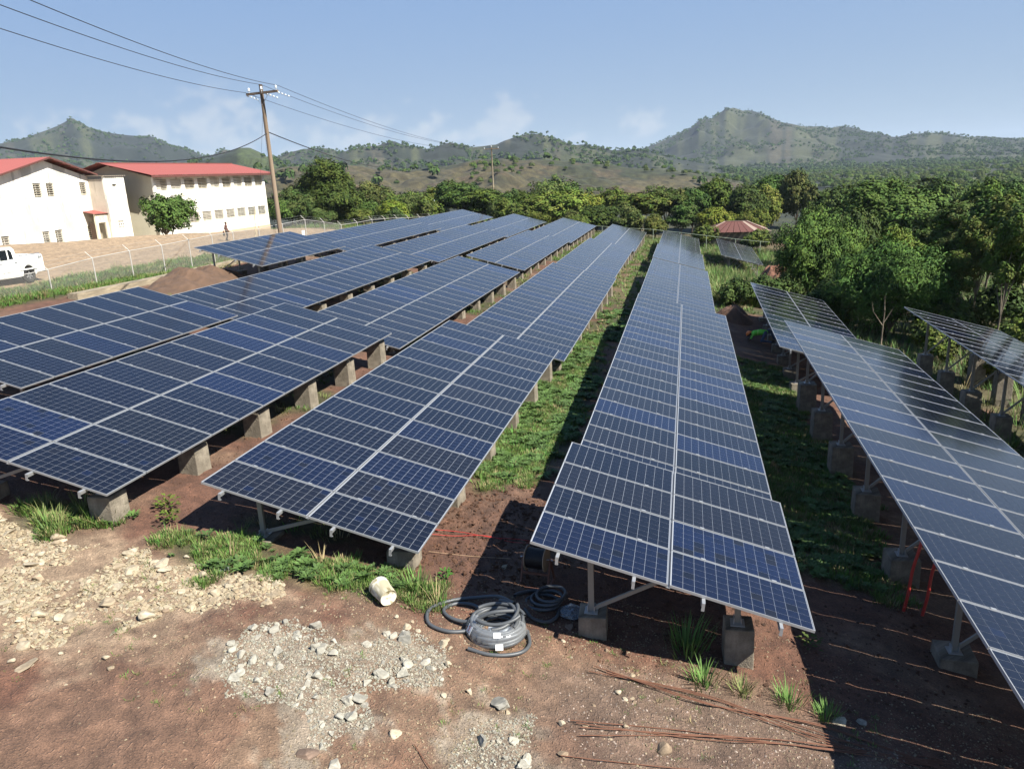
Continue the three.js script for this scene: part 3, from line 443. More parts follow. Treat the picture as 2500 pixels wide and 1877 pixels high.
{ // hut with a rusty hipped roof, far behind the field
  const b = thing('hut', 'small block hut with rusty red hipped sheet roof beyond the field', 'hut', [6.4, -4.6, -106.5]);
  const rust = [std([.095, .034, .026], .88), std([.125, .062, .046], .88), std([.26, .19, .15], .85)];
  mesh('wall', merge([box(4.9, 3.0, .2, 0, 1.5, 2.1), box(.2, 3, 4.2, -2.35, 1.5, -.1), box(.2, 3, 4.2, 2.35, 1.5, -.1), box(4.9, 3.0, .2, 0, 1.5, -2.3)]), std([.34, .28, .24], .9, { map: concreteTex }), b);
  b.scale.set(1.25, 1, 1.25); const E = 3.0, T = 1.1, e = [[-3.3, 2.9], [3.3, 2.9], [3.3, -2.9], [-3.3, -2.9]], r = [[-T, 0], [T, 0]];
  const slope = (a, b2, c, d) => { const n = 9; for (let i = 0; i < n; i++) { const t0 = i / n, t1 = (i + .93) / n; const q = (p, s, t) => [lerp(p[0], s[0], t), lerp(p[1], s[1], t)]; const A = q(a, b2, t0), B = q(a, b2, t1), C = q(c, d, t1), D = q(c, d, t0); const g = new THREE.BufferGeometry(); const y1 = 3.0, y2 = 4.15; g.setAttribute('position', new THREE.Float32BufferAttribute([A[0], y1, A[1], B[0], y1, B[1], C[0], y2, C[1], D[0], y2, D[1]], 3)); g.setAttribute('uv', new THREE.Float32BufferAttribute([0, 0, 1, 0, 1, 1, 0, 1], 2)); g.setIndex([0, 1, 2, 0, 2, 3]); g.computeVertexNormals(); mesh('roof_sheet', g, rust[hash2(i * 7, Math.round(a[0] * 10 + a[1])) < .55 ? 0 : hash2(i, 3) < .5 ? 1 : 2], b); } };
  slope(e[0], e[1], r[0], r[1]); slope(e[1], e[2], r[1], r[1]); slope(e[2], e[3], r[1], r[0]); slope(e[3], e[0], r[0], r[0]);
  mesh('hip_cap', merge([[e[0], r[0]], [e[1], r[1]], [r[0], r[1]]].map(([a, c], i) => beam(V3(a[0], i < 2 ? 3.03 : 4.18, a[1]), V3(c[0], 4.18, c[1]), .16, .04))), rust[2], b);
}

// ---------------------------------------------------------------- utility poles and lines
const woodTex = tex(256, (a, b) => { const f = fbm(a * 24, b * 2, 4, 2), s = vnoise(a * 60, b * 6); const v = .62 + .5 * (f - .5) + .12 * (s - .5); return [v + .04, v, v - .05]; });
const poleWood = std([.44, .37, .30], .9, { map: woodTex }), porcelain = phys([.62, .68, .72], .2, { clearcoat: .6 }), steel = std([.35, .35, .35], .45, { metalness: .7 }), cableBlack = std([.02, .02, .022], .6);
{
  const b0 = gy(-27.2, -47.8), o = thing('utility_pole', 'tall weathered wooden utility pole with crossarm and insulators beside the fence', 'utility pole', [-27.2, b0, -47.8]);
  const top = V3(-.13, 13.03 - b0, 0);
  mesh('pole', cone(V3(0, -.5, 0), top.clone().add(V3(0, .3, 0)), .17, .115, 14), poleWood, o);
  const cy = 12.80 - b0; mesh('crossarm', box(2.75, .14, .11, .0, cy, .16, 0, -.25, 0), poleWood, o);
  for (const s of [-1, 1]) mesh('crossarm_brace', beam(V3(-.12, cy - .75, .12), V3(-.1 + s * .65, cy - .06, .12 + s * .16), .03, .012), steel, o);
  const ins = (x, z) => { const a = mesh('insulator', new THREE.LatheGeometry([[0, 0], [.03, 0], [.03, .12], [.085, .13], [.09, .16], [.05, .18], [.075, .2], [.075, .23], [.05, .26], [.06, .3], [0, .32]].map(p => new THREE.Vector2(...p)), 12), porcelain, o); a.position.set(x, cy + .07, z); mesh('pin', cone(V3(0, -.1, 0), V3(0, .02, 0), .012, .012, 6), steel, a); };
  ins(-1.1, -.12); ins(.05, .3); ins(1.2, .46);
  for (const [x, z, dx, dz] of [[-1.28, -.16, .34, -.2], [.3, .2, .4, -.22], [1.33, .5, .42, -.2]]) { const g = []; for (let i = 0; i < 4; i++) g.push(cone(V3(x + dx * i * .27, cy - .08 - i * .06, z + dz * i), V3(x + dx * (i * .27 + .14), cy - .11 - i * .06, z + dz * (i + .5)), .06, .045, 8)); mesh('strain_insulator', merge(g), porcelain, o); }
  mesh('guy_wire', cone(V3(-.1, cy - .6, 0), V3(-1.5, -.1, .9), .009, .009, 4), cableBlack, o); mesh('ground_wire', cone(V3(-.2, cy - .2, .05), V3(-.75, .1, -.6), .006, .006, 4), cableBlack, o);
}
function slimPole(label, x, z, yb, yt, arm, r) { const o = thing('utility_pole', label, 'utility pole', [x, yb, z]); const H = yt - yb; mesh('pole', cone(V3(0, -.6, 0), V3(0, H, 0), r, r * .65, 10), std([.50, .47, .38], .85, { map: woodTex }), o); mesh('crossarm', box(arm, .12, .1, 0, H - .35, .1), poleWood, o); for (const s of [-.45, 0, .45]) mesh('insulator', new THREE.CylinderGeometry(.05, .07, .2, 8).translate(s * arm, H - .18 + (s ? 0 : .25), .1), porcelain, o); return o; }
slimPole('slender pale utility pole standing behind the middle of the field', -30.1, -120, gy(-30.1, -120), 11.2, 2.5, .15);
slimPole('short distant utility pole against the bushes beyond the field', -33, -97, gy(-33, -97), 4.2, 1.4, .1);
function line(label, a, b, sag, r = .012, g = 'overhead power lines') { const pts = []; for (let i = 0; i <= 24; i++) { const t = i / 24, p = a.clone().lerp(b, t); p.y -= sag * 4 * t * (1 - t); pts.push(p); } tag(mesh('power_line', tube(pts, r, 48, 5), cableBlack), label, 'power line', g); }
const far1 = [V3(-14.5, 13.1, 2), V3(-13.0, 13.1, 2), V3(-11.7, 13.1, 2)], at1 = [V3(-28.5, 12.9, -47.8), V3(-27.2, 13.3, -47.6), V3(-25.9, 13.15, -47.4)];
['lowest of the three bare wires running to the upper left', 'middle of the three bare wires running to the upper left', 'highest of the three bare wires running to the upper left'].forEach((l, i) => line(l, at1[i], far1[i], .9, .014));
const at2 = [V3(-31.2, 11.0, -120), V3(-30.1, 11.25, -120), V3(-28.9, 11.0, -120)];
['leftmost wire from the near pole to the slender pole', 'middle wire from the near pole to the slender pole', 'rightmost wire from the near pole to the slender pole'].forEach((l, i) => line(l, at1[i], at2[i], 1.2, .014));
line('thick black cable sagging from the left picture edge to the pole', V3(-27.3, 10.3, -47.8), V3(-12.5, 9.4, -4), 1.8, .026);
line('twisted black cable running from the pole down behind the trees', V3(-27.2, 10.35, -47.9), V3(-43.5, 8.6, -112), .6, .034);
{ const s = [['thin bamboo stake leaning by the fence near the walking person', -35.5, -58, .35, 2.9], ['straight pale stake behind the short left table', -29.5, -48.5, .02, 2.6]]; for (const [l, x, z, lean, h] of s) tag(mesh('stake', cone(V3(x, gy(x, z) - .2, z), V3(x + lean, gy(x, z) + h, z), .035, .02, 7), std([.55, .45, .27], .8)), l, 'stake'); }
// ---------------------------------------------------------------- pickup truck behind the fence
{
  const gx = -29.95, gz = -30.36, t = thing('pickup_truck', 'white double-cab pickup truck parked behind the fence at the left edge', 'pickup truck', [gx, gy(-30, -29.4) + .02, gz], Math.PI / 2);
  t.scale.x = .8; const paint = phys([.78, .78, .72], .35, { clearcoat: .8, clearcoatRoughness: .1 }), glass = phys([.012, .015, .018], .06, { clearcoat: 1 }), rubber = std([.022, .021, .02], .85), rim = std([.5, .5, .5], .35, { metalness: .7 }), black = std([.02, .02, .02], .6), chrome = std([.6, .6, .6], .2, { metalness: .9 });
  // lower body: side outline with wheel arches, x from the tail (0) toward the front (-5)
  
  const side = new THREE.Shape([[0, .50], [-.02, 1.18], [-.05, 1.23], [-1.60, 1.21], [-1.66, 1.13], [-3.7, 1.12], [-4.5, 1.06], [-4.95, .95], [-5.0, .46]].map(p => new THREE.Vector2(...p)));
  const arch = (cx) => { for (let i = 0; i <= 14; i++) { const a = Math.PI - (Math.PI * i / 14) ; side.lineTo(cx + Math.cos(a) * .45, .40 + Math.sin(a) * .47); } }; side.lineTo(-4.66, .42); arch(-4.15); side.lineTo(-3.6, .38); side.lineTo(-1.7, .38); arch(-1.12); side.lineTo(-.6, .44);
  const body = new THREE.ExtrudeGeometry(side, { depth: 1.62, bevelEnabled: true, bevelThickness: .05, bevelSize: .035, bevelSegments: 3 }).translate(0, 0, -1.67);
  const bodyM = mesh('body', body, paint, t);
  mesh('bed_floor', box(1.45, .02, 1.4, -.82, 1.262, -.86), std([.5, .5, .46], .7), t); for (let i = 0; i < 6; i++) mesh('bed_rib', box(1.4, .02, .05, -.82, 1.28, -.3 - i * .22), std([.6, .6, .56], .7), t);
  mesh('bed_rail', merge([cone(V3(-.1, 1.3, -.08), V3(-1.58, 1.29, -.08), .022, .022, 8), ...[.15, .8, 1.5].map(d => cone(V3(-d, 1.2, -.08), V3(-d, 1.3, -.08), .016, .016, 6))]), chrome, t);
  const cab = new THREE.Shape([[-1.66, 1.1], [-1.78, 1.60], [-1.92, 1.70], [-2.9, 1.72], [-3.15, 1.68], [-3.78, 1.12]].map(p => new THREE.Vector2(...p)));
  mesh('cab', new THREE.ExtrudeGeometry(cab, { depth: 1.4, bevelEnabled: true, bevelThickness: .06, bevelSize: .03, bevelSegments: 3 }).translate(0, 0, -1.56), paint, t);
  const win = (pts) => { const g = new THREE.ExtrudeGeometry(new THREE.Shape(pts.map(p => new THREE.Vector2(...p))), { depth: .012, bevelEnabled: false }); return g.translate(0, 0, -.1); };
  mesh('side_window', win([[-1.93, 1.18], [-1.98, 1.5], [-2.1, 1.62], [-2.22, 1.62], [-2.2, 1.18]]), glass, t); mesh('side_window', win([[-2.3, 1.17], [-2.32, 1.62], [-2.78, 1.63], [-2.8, 1.17]]), glass, t); mesh('side_window', win([[-2.9, 1.17], [-2.88, 1.63], [-3.08, 1.62], [-3.6, 1.17]]), glass, t);
  for (const x of [-1.84, -2.86]) { const d = mesh('door', rbox(.94, .68, .02, .01, x - .48, .80, .008), paint, t); mesh('handle', rbox(.16, .04, .03, .012, x - .12, 1.02, .03), chrome, d); }
  mesh('seam', merge([box(.012, .8, .006, -1.7, .82, .004)]), black, t); mesh('trim_strip', box(3.0, .05, .02, -1.9, .66, .03), paint, t);
  mesh('tail_light', rbox(.04, .26, .08, .01, .02, .98, -.1), std([.35, .02, .02], .3), t); mesh('rear_bumper', rbox(.14, .16, 1.6, .03, .06, .50, -.86), chrome, t); mesh('fuel_cap', new THREE.CylinderGeometry(.07, .07, .012, 16).rotateX(Math.PI / 2).translate(-.55, .95, .04), paint, t);
  for (const x of [-1.12, -4.15]) for (const z of [-.1, -1.55]) { const w = mesh('wheel', new THREE.TorusGeometry(.26, .105, 12, 28), rubber, t); w.position.set(x, .365, z); w.scale.x = 1.25; const r = [new THREE.CylinderGeometry(.2, .2, .05, 20).rotateX(Math.PI / 2), ...Array.from({ length: 6 }, (_, i) => box(.05, .19, .04, 0, .1, .04).applyMatrix4(new THREE.Matrix4().makeRotationZ(i * Math.PI / 3)))]; mesh('rim', merge(r.slice(1)), rim, w); mesh('hub', r[0], black, w); }
  // the drive badge on the bed side: 4x4 in slanted strokes
  const four = (o) => [[.0, .06, .045, .0 + .12], [.0, .06, .075, .06], [.05, 0, .065, .13]].map(([a, b, c, d]) => beam(V3(o + a, 1.08 + b, .042), V3(o + c, 1.08 + d, .042), .008, .016, V3(0, 0, 1)));
  mesh('badge', merge([...four(-.38), ...four(-.2), beam(V3(-.285, 1.09, .042), V3(-.235, 1.15, .042), .008, .016, V3(0, 0, 1)), beam(V3(-.285, 1.15, .042), V3(-.235, 1.09, .042), .008, .016, V3(0, 0, 1))]), std([.06, .07, .10], .6), t);
}
// ---------------------------------------------------------------- people
function figure(bones, cell, pad = .16) { // bones: [ax, ay, az, bx, by, bz, ra, rb, colour]
  const lo = [1e9, 1e9, 1e9], hi = [-1e9, -1e9, -1e9]; for (const b of bones) for (let k = 0; k < 3; k++) { lo[k] = Math.min(lo[k], b[k], b[k + 3]); hi[k] = Math.max(hi[k], b[k], b[k + 3]); }
  const c = lo.map((l, k) => (l + hi[k]) / 2), half = Math.max(...lo.map((l, k) => hi[k] - l)) / 2 + pad, n = Math.ceil(2 * half / cell);
  const mc = new MarchingCubes(n, new THREE.MeshBasicMaterial(), false, false, 60000); mc.isolation = 0;
  const dist = (x, y, z, b) => { const dx = b[3] - b[0], dy = b[4] - b[1], dz = b[5] - b[2], L = dx * dx + dy * dy + dz * dz || 1e-9; const t = clamp(((x - b[0]) * dx + (y - b[1]) * dy + (z - b[2]) * dz) / L, 0, 1); return Math.hypot(x - b[0] - t * dx, y - b[1] - t * dy, z - b[2] - t * dz) - lerp(b[6], b[7], t); };
  const hs = n / 2; for (let k = 0; k < n; k++) for (let j = 0; j < n; j++) for (let i = 0; i < n; i++) { const x = c[0] + (i - hs) / hs * half, y = c[1] + (j - hs) / hs * half, z = c[2] + (k - hs) / hs * half; let s = 0; for (const b of bones) { const d = dist(x, y, z, b); s += Math.exp(-d / .018); } mc.field[i + j * n + k * n * n] = .018 * Math.log(Math.max(s, 1e-30)); }
  mc.update(); const P = mc.positionArray.slice(0, mc.count * 3), C = new Float32Array(mc.count * 3);
  for (let i = 0; i < mc.count; i++) { const x = c[0] + P[i * 3] * half, y = c[1] + P[i * 3 + 1] * half, z = c[2] + P[i * 3 + 2] * half; P[i * 3] = x; P[i * 3 + 1] = y; P[i * 3 + 2] = z; let best = 1e9, col = [1, 1, 1]; for (const b of bones) { const d = dist(x, y, z, b); if (d < best) { best = d; col = b[8]; } } C.set(col, i * 3); }
  const g = new THREE.BufferGeometry(); g.setAttribute('position', new THREE.BufferAttribute(P, 3)); g.setAttribute('color', new THREE.BufferAttribute(C, 3)); g.setAttribute('normal', new THREE.BufferAttribute(mc.normalArray.slice(0, mc.count * 3), 3)); g.computeVertexNormals(); return g;
}
const skinMat = std([1, 1, 1], .75, { vertexColors: true });
const SK = [.095, .05, .032], HAIR = std([.012, .010, .009], .9);
function hand(p, dir, side, curl, col = SK) { // palm and five fingers
  const d = V3(...dir).normalize(), s = V3(...side).normalize(), o = V3(...p), b = []; const pt = (a, c, e = 0) => o.clone().addScaledVector(d, a).addScaledVector(s, c).addScaledVector(V3(0, 0, 0).crossVectors(d, s), e);
  const put = (a, c, r0, r1) => b.push([a.x, a.y, a.z, c.x, c.y, c.z, r0, r1, col]); put(pt(0, 0), pt(.075, 0), .028, .034);
  [[-.03, .062], [-.011, .074], [.011, .07], [.03, .054]].forEach(([x, L]) => { const k = pt(.085, x), m = pt(.085 + L * .55, x * 1.1, curl * .012), e = pt(.085 + L * (1 - curl * .45), x * 1.1, curl * .05); put(k, m, .0095, .0085); put(m, e, .0085, .007); });
  const th = pt(.025, -.036), t2 = pt(.06, -.062, .01); put(th, t2, .011, .0095); put(t2, pt(.088, -.058, .022), .0095, .008); return b;
}
{ // walking person behind the fence
  const p = thing('person', 'person in a reddish shirt walking along the dirt road with a dark bag', 'person', [-40.3, gy(-40.3, -61.4), -61.4], .25);
  const SH = [.085, .038, .030], PT = [.022, .019, .016], SHOE = [.03, .025, .022];
  const b = [[0, .88, 0, .0, 1.08, 0, .125, .105, SH], [0, 1.08, 0, .0, 1.32, 0, .11, .12, SH], [-.005, 1.34, -.13, -.005, 1.34, .13, .062, .062, SH], [.0, 1.38, 0, .025, 1.46, 0, .048, .046, SK], [.03, 1.50, 0, .03, 1.60, 0, .078, .088, SK], [.1, 1.545, 0, .115, 1.535, 0, .02, .016, SK],
    [-.005, 1.34, .155, -.1, 1.1, .18, .046, .038, SH], [-.1, 1.1, .18, -.17, .89, .19, .036, .028, SK], [-.005, 1.34, -.155, .03, 1.09, -.18, .046, .038, SH], [.03, 1.09, -.18, .12, .9, -.19, .036, .028, SK],
    [0, .87, .075, .05, .47, .08, .085, .058, PT], [.05, .47, .08, .0, .09, .085, .055, .04, PT], [0, .87, -.075, .02, .47, -.08, .085, .058, PT], [.02, .47, -.08, -.13, .12, -.08, .055, .04, PT], [-.04, .045, .085, .15, .035, .085, .04, .032, SHOE], [-.17, .06, -.08, .0, .035, -.08, .038, .03, SHOE]];
  b.push(...hand([-.17, .88, .19], [-.2, -1, 0], [1, 0, 0], 1), ...hand([.12, .89, -.19], [.3, -1, 0], [1, 0, 0], .5));
  mesh('body', figure(b, .014), skinMat, p);
  mesh('hair', new THREE.SphereGeometry(.1, 14, 10, 0, Math.PI * 2, 0, Math.PI * .62).scale(1.02, 1.0, .95).rotateZ(.35).translate(.018, 1.585, 0), HAIR, p);
  const bag = tag(mesh('bag', merge([new THREE.SphereGeometry(.13, 12, 10).scale(.8, 1.25, .5).translate(0, -.2, 0), new THREE.TorusGeometry(.06, .008, 6, 14).scale(1, 1.6, 1).translate(0, -.04, 0)]), std([.02, .02, .022], .8)), 'dark bag hanging from the hand of the walking person', 'bag'); const w = V3(-.185, .80, .19).applyAxisAngle(V3(0, 1, 0), .25).add(p.position); bag.position.copy(w);
}
{ // worker crouching by the footings
  const x0 = 3.35, z0 = -37.3, p = thing('person', 'crouching worker in orange helmet and bright green vest between two rows', 'person', [x0, onGround(x0, z0), z0], -.15);
  const VE = [.16, .62, .05], JE = [.06, .085, .14], SL = [.2, .6, .08];
  const b = [[.42, .5, 0, .22, .52, 0, .13, .13, VE], [.22, .52, 0, -.06, .46, 0, .13, .14, VE], [-.08, .46, -.15, -.08, .46, .15, .065, .065, VE], [-.12, .45, 0, -.2, .43, 0, .05, .05, SK], [-.27, .42, 0, -.33, .38, 0, .085, .08, SK], [-.37, .35, 0, -.39, .34, 0, .018, .015, SK],
    [-.08, .45, .17, -.2, .24, .2, .048, .04, SL], [-.2, .24, .2, -.3, .08, .2, .037, .029, SK], [-.08, .45, -.17, -.22, .25, -.2, .048, .04, SL], [-.22, .25, -.2, -.36, .1, -.18, .037, .029, SK],
    [.45, .5, .09, .3, .12, .13, .09, .062, JE], [.3, .12, .13, .72, .08, .13, .058, .045, JE], [.47, .5, -.09, .62, .62, -.13, .09, .066, JE], [.62, .62, -.13, .86, .2, -.12, .06, .045, JE], [.74, .06, .13, .86, .05, .13, .04, .032, [.03, .025, .02]], [.84, .07, -.12, .68, .045, -.13, .042, .034, [.03, .025, .02]]];
  b.push(...hand([-.3, .08, .2], [-1, -.45, 0], [0, 0, 1], .4), ...hand([-.36, .1, -.18], [-1, -.45, 0], [0, 0, 1], .4));
  mesh('body', figure(b, .014), skinMat, p);
  const hm = std([.78, .20, .03], .4); mesh('helmet', merge([new THREE.SphereGeometry(.125, 18, 10, 0, Math.PI * 2, 0, Math.PI / 2).scale(1.15, 1.05, .95), new THREE.CylinderGeometry(.15, .155, .015, 18).scale(1.12, 1, .95)]).rotateZ(.75).translate(-.32, .43, 0), hm, p);
  mesh('reflective_strip', merge([new THREE.TorusGeometry(.138, .014, 6, 20).rotateY(Math.PI / 2).translate(.1, .5, 0)]), std([.6, .72, .2], .3), p);
}
// ---------------------------------------------------------------- things lying on the ground in front
const conduitMat = std([.058, .063, .068], .48), conduitDark = conduitMat;
{ // bucket lying on its side
  const prof = [[0, .012], [.128, .012], [.132, 0], [.136, .01], [.148, .27], [.156, .275], [.156, .295], [.150, .30], [.158, .33], [.160, .36], [.155, .362], [.151, .34], [.143, .27], [.126, .022], [0, .022]].map(p => new THREE.Vector2(...p));
  const bt = tex(256, (a, b) => { const f = fbm(a * 6, b * 6, 5, 6), g = fbm(a * 14, b * 14, 3, 14); const k = sstep(.47, .6, f) * .3 + sstep(.55, .66, g) * .26; return [.93 - k * .75, .92 - k * .8, .88 - k * .95]; });
  const x = -4.44, z = -9.5, o = thing('bucket', 'dirty white plastic bucket tipped over on the grass edge', 'bucket', [x, onGround(x, z), z]); const q = new THREE.Quaternion().setFromUnitVectors(V3(0, -1, 0), V3(.66, -.12, .6).normalize());
  const m = mesh('shell', new THREE.LatheGeometry(prof, 36), std([.72, .70, .63], .6, { map: bt, side: THREE.DoubleSide }), o); m.quaternion.copy(q); m.position.set(.13, .135, .1);
  const h = mesh('handle', new THREE.TorusGeometry(.155, .004, 6, 30, Math.PI), std([.3, .3, .29], .5, { metalness: .7 }), o); h.position.set(-.08, .2, -.09); h.quaternion.copy(q); h.rotateX(.5);
}
{ // wrapped coil of conduit with loose loops pulled out to the left
  const c = V3(-2.62, 0, -9.36), gyc = onGround(c.x, c.z), o = thing('conduit_coil', 'big coil of grey corrugated conduit half wrapped in clear plastic film', 'conduit coil', [c.x, gyc, c.z]); const r = mulberry(5);
  for (let k = 0; k < 11; k++) { const ring = k % 3, lay = Math.floor(k / 3), R = .39 - ring * .062 + rr(-.012, .012, r), y = .035 + lay * .062, pts = []; for (let i = 0; i < 22; i++) { const a = i / 22 * Math.PI * 2; pts.push(V3(Math.cos(a) * (R + rr(-.008, .008, r)), y + Math.sin(a * 2 + k) * .012 + (Math.sin(a) < 0 ? .03 : 0), Math.sin(a) * (R + rr(-.008, .008, r)) * .92)); } mesh('conduit_turn', tube(pts, .0285, 90, 8, true), k % 2 ? conduitMat : conduitDark, o); }
  for (let k = 0; k < 4; k++) { const a0 = -2.6 + k * .9, pts = []; for (let i = 0; i < 14; i++) { const t = i / 13, a = a0 + t * 2.4, R = .40 - .1 * Math.sin(t * Math.PI) - k * .02; pts.push(V3(Math.cos(a) * R, .27 + .05 * Math.sin(t * 3 + k) + k * .018, Math.sin(a) * R * .9 - .05)); } mesh('conduit_turn', tube(pts, .028, 60, 8), k % 2 ? conduitMat : conduitDark, o); }
  // loose ends
  const g = (x, z, h = .03) => V3(x - c.x, onGround(x, z) - gyc + h, z - c.z);
  mesh('loose_loop', tube([g(-2.45, -9.75, .3), g(-2.75, -9.98, .2), g(-3.1, -10.02, .06), g(-3.5, -9.85), g(-3.72, -9.5), g(-3.62, -9.2), g(-3.3, -9.1), g(-3.05, -9.2, .05), g(-2.9, -9.3, .1)], .029, 90, 8), conduitMat, o);
  mesh('loose_loop', tube([g(-2.35, -9.55, .34), g(-2.7, -9.42, .31), g(-3.05, -9.35, .12), g(-3.35, -9.4, .05), g(-3.52, -9.6), g(-3.4, -9.82), g(-3.1, -9.85), g(-2.92, -9.65, .06), g(-2.88, -9.45, .05)], .029, 90, 8), conduitMat, o);
  mesh('loose_end', tube([g(-2.2, -9.5, .06), g(-2.12, -9.25), g(-2.18, -9.05), g(-2.4, -8.9), g(-2.65, -8.84), g(-2.93, -8.86)], .029, 60, 8), conduitMat, o);
  const film = new THREE.TorusGeometry(.325, .135, 14, 60, Math.PI * 1.05).rotateX(Math.PI / 2), fp = film.attributes.position; for (let i = 0; i < fp.count; i++) { const x = fp.getX(i), y = fp.getY(i), z = fp.getZ(i), n = fbm(x * 22 + 7, z * 22 + y * 30, 3) - .5; fp.setXYZ(i, x * (1 + n * .09), y * 1.02 + n * .03 + .13, z * (1 + n * .09)); } film.computeVertexNormals();
  mesh('plastic_film', film, phys([.95, .97, .98], .12, { transmission: .92, thickness: 0, ior: 1.45, side: THREE.DoubleSide }), o);
  const paper = std([.80, .79, .76], .7), lab = (x, y, z, ry, rx, w, h, m = paper) => { const l = mesh('paper_label', box(w, h, .003), m, o); l.position.set(x, y, z); l.rotation.set(rx, ry, 0, 'YXZ'); return l; };
  const l1 = lab(-.36, .2, .22, -.95, -.5, .13, .12); mesh('red_print', merge([box(.05, .018, .002, -.01, .03, .004), box(.018, .06, .002, 0, .0, .004)]), std([.35, .02, .05], .6), l1); mesh('print_line', merge([box(.07, .008, .002, 0, -.03, .004), box(.05, .008, .002, 0, -.045, .004)]), std([.15, .15, .18], .7), l1);
  lab(.14, .11, .455, .25, -.15, .11, .09); lab(.09, .235, .36, .2, -1.0, .1, .08);
  const foil = mesh('crumpled_film', new THREE.IcosahedronGeometry(.14, 4), phys([.75, .78, .8], .15, { transmission: .5, thickness: 0, side: THREE.DoubleSide }), o); const q = foil.geometry.attributes.position; for (let i = 0; i < q.count; i++) { const n = fbm(q.getX(i) * 18 + 3, q.getY(i) * 18 + q.getZ(i) * 14, 3); const k = .55 + n * .9; q.setXYZ(i, q.getX(i) * k * 1.3, q.getY(i) * k * .5, q.getZ(i) * k); } foil.geometry.computeVertexNormals(); foil.position.set(.08, .12, .08);
}
{ // smaller coil in the shade
  const x = -2.08, z = -10.42, y0 = onGround(x, z), o = thing('conduit_coil', 'small loose coil of black conduit lying in the table shade', 'conduit coil', [x, y0, z]);
  for (let k = 0; k < 3; k++) { const pts = []; for (let i = 0; i < 18; i++) { const a = i / 18 * Math.PI * 2; pts.push(V3(Math.cos(a) * (.27 - k * .02) + (k - 1) * .06, .035 + k * .05 + Math.sin(a + k) * .015, Math.sin(a) * (.25 - k * .01) - k * .05)); } mesh('conduit_turn', tube(pts, .027, 70, 8, true), conduitDark, o); }
  const g = (a, b, h = .03) => V3(a - x, onGround(a, b) - y0 + h, b - z); mesh('loose_end', tube([g(-1.85, -10.35, .05), g(-1.87, -10.05), g(-2.0, -9.9), g(-2.2, -9.88), g(-2.35, -10.0, .08)], .027, 50, 8), conduitDark, o); mesh('loose_end', tube([g(-2.1, -10.72, .06), g(-2.35, -10.7), g(-2.55, -10.5), g(-2.6, -10.42)], .027, 40, 8), conduitDark, o);
}
{ // cable reel on its stand
  const x = -2.33, z = -10.98, o = thing('cable_reel', 'black cable reel on a rusty steel stand below the nearest table', 'cable reel', [x, onGround(x, z), z], -.12);
  const rs = std([.13, .055, .035], .8), fl = std([.25, .19, .13], .8);
  for (const s of [-1, 1]) { mesh('flange', new THREE.CylinderGeometry(.205, .205, .014, 30).rotateZ(Math.PI / 2).translate(s * .165, .46, 0), fl, o); mesh('stand_leg', merge([beam(V3(s * .235, .47, 0), V3(s * .235, 0, .2), .03, .03), beam(V3(s * .235, .47, 0), V3(s * .235, 0, -.2), .03, .03)]), rs, o); mesh('stand_foot', box(.035, .03, .46, s * .235, .016, 0), rs, o); }
  mesh('wound_cable', merge([new THREE.CylinderGeometry(.16, .16, .31, 28).rotateZ(Math.PI / 2).translate(0, .46, 0), ...Array.from({ length: 20 }, (_, i) => new THREE.TorusGeometry(.163, .009, 5, 28).rotateY(Math.PI / 2).translate(-.148 + i * .0156, .46, 0))]), std([.012, .012, .014], .45), o);
  mesh('axle', cone(V3(-.28, .46, 0), V3(.28, .46, 0), .014, .014, 8), steel, o); mesh('crossbar', merge([box(.47, .035, .03, 0, .235, .1), box(.47, .03, .03, 0, .018, .21)]), rs, o);
}
{ // clear bag, bottle
  const g = new THREE.IcosahedronGeometry(.16, 5), p = g.attributes.position; for (let i = 0; i < p.count; i++) { const n = fbm(p.getX(i) * 13 + 1, p.getZ(i) * 13 + p.getY(i) * 9, 3), k = .6 + n * .8; p.setXYZ(i, p.getX(i) * k * 1.2, Math.max(-.05, p.getY(i) * k * .45), p.getZ(i) * k); } g.computeVertexNormals();
  const o = tag(mesh('plastic_bag', g, phys([.6, .64, .68], .25, { transmission: .88, thickness: 0, side: THREE.DoubleSide })), 'crumpled clear plastic bag lying beside the small black coil', 'plastic bag'); o.position.set(-1.66, onGround(-1.66, -10.3) + .06, -10.3);
  const b = thing('plastic_bottle', 'clear plastic bottle lying among stones at the grass edge', 'bottle', [-7.1, onGround(-7.1, -9.55) + .04, -9.55], .7); mesh('bottle', new THREE.LatheGeometry([[0, 0], [.033, 0], [.035, .02], [.032, .07], [.035, .1], [.033, .15], [.014, .2], [.013, .22]].map(q => new THREE.Vector2(...q)), 14).rotateZ(Math.PI / 2), phys([.85, .9, .95], .08, { transmission: .85, thickness: 0, side: THREE.DoubleSide }), b); mesh('cap', new THREE.CylinderGeometry(.016, .016, .018, 10).rotateZ(Math.PI / 2).translate(-.225, 0, 0), std([.5, .55, .6], .5), b);
}
function groundTube(pts, r, h = .012) { return pts.map(([x, z]) => V3(x, onGround(x, z) + h + r, z)); }
const redCable = std([.30, .02, .014], .55);
tag(mesh('cable', tube(groundTube([[-4.6, -11.75], [-4.1, -11.95], [-3.5, -12.1], [-3.0, -12.15], [-2.3, -12.35], [-1.4, -12.6]], .007, .05), .007, 60, 6), redCable), 'nearer red cable lying across the soil aisle', 'cable', 'red cables across the aisle');
tag(mesh('cable', tube(groundTube([[-4.6, -11.95], [-4.0, -12.1], [-3.4, -12.1], [-2.9, -12.28], [-2.2, -12.3], [-1.4, -12.8]], .007, .05), .007, 60, 6), redCable), 'farther red cable lying across the soil aisle', 'cable', 'red cables across the aisle');
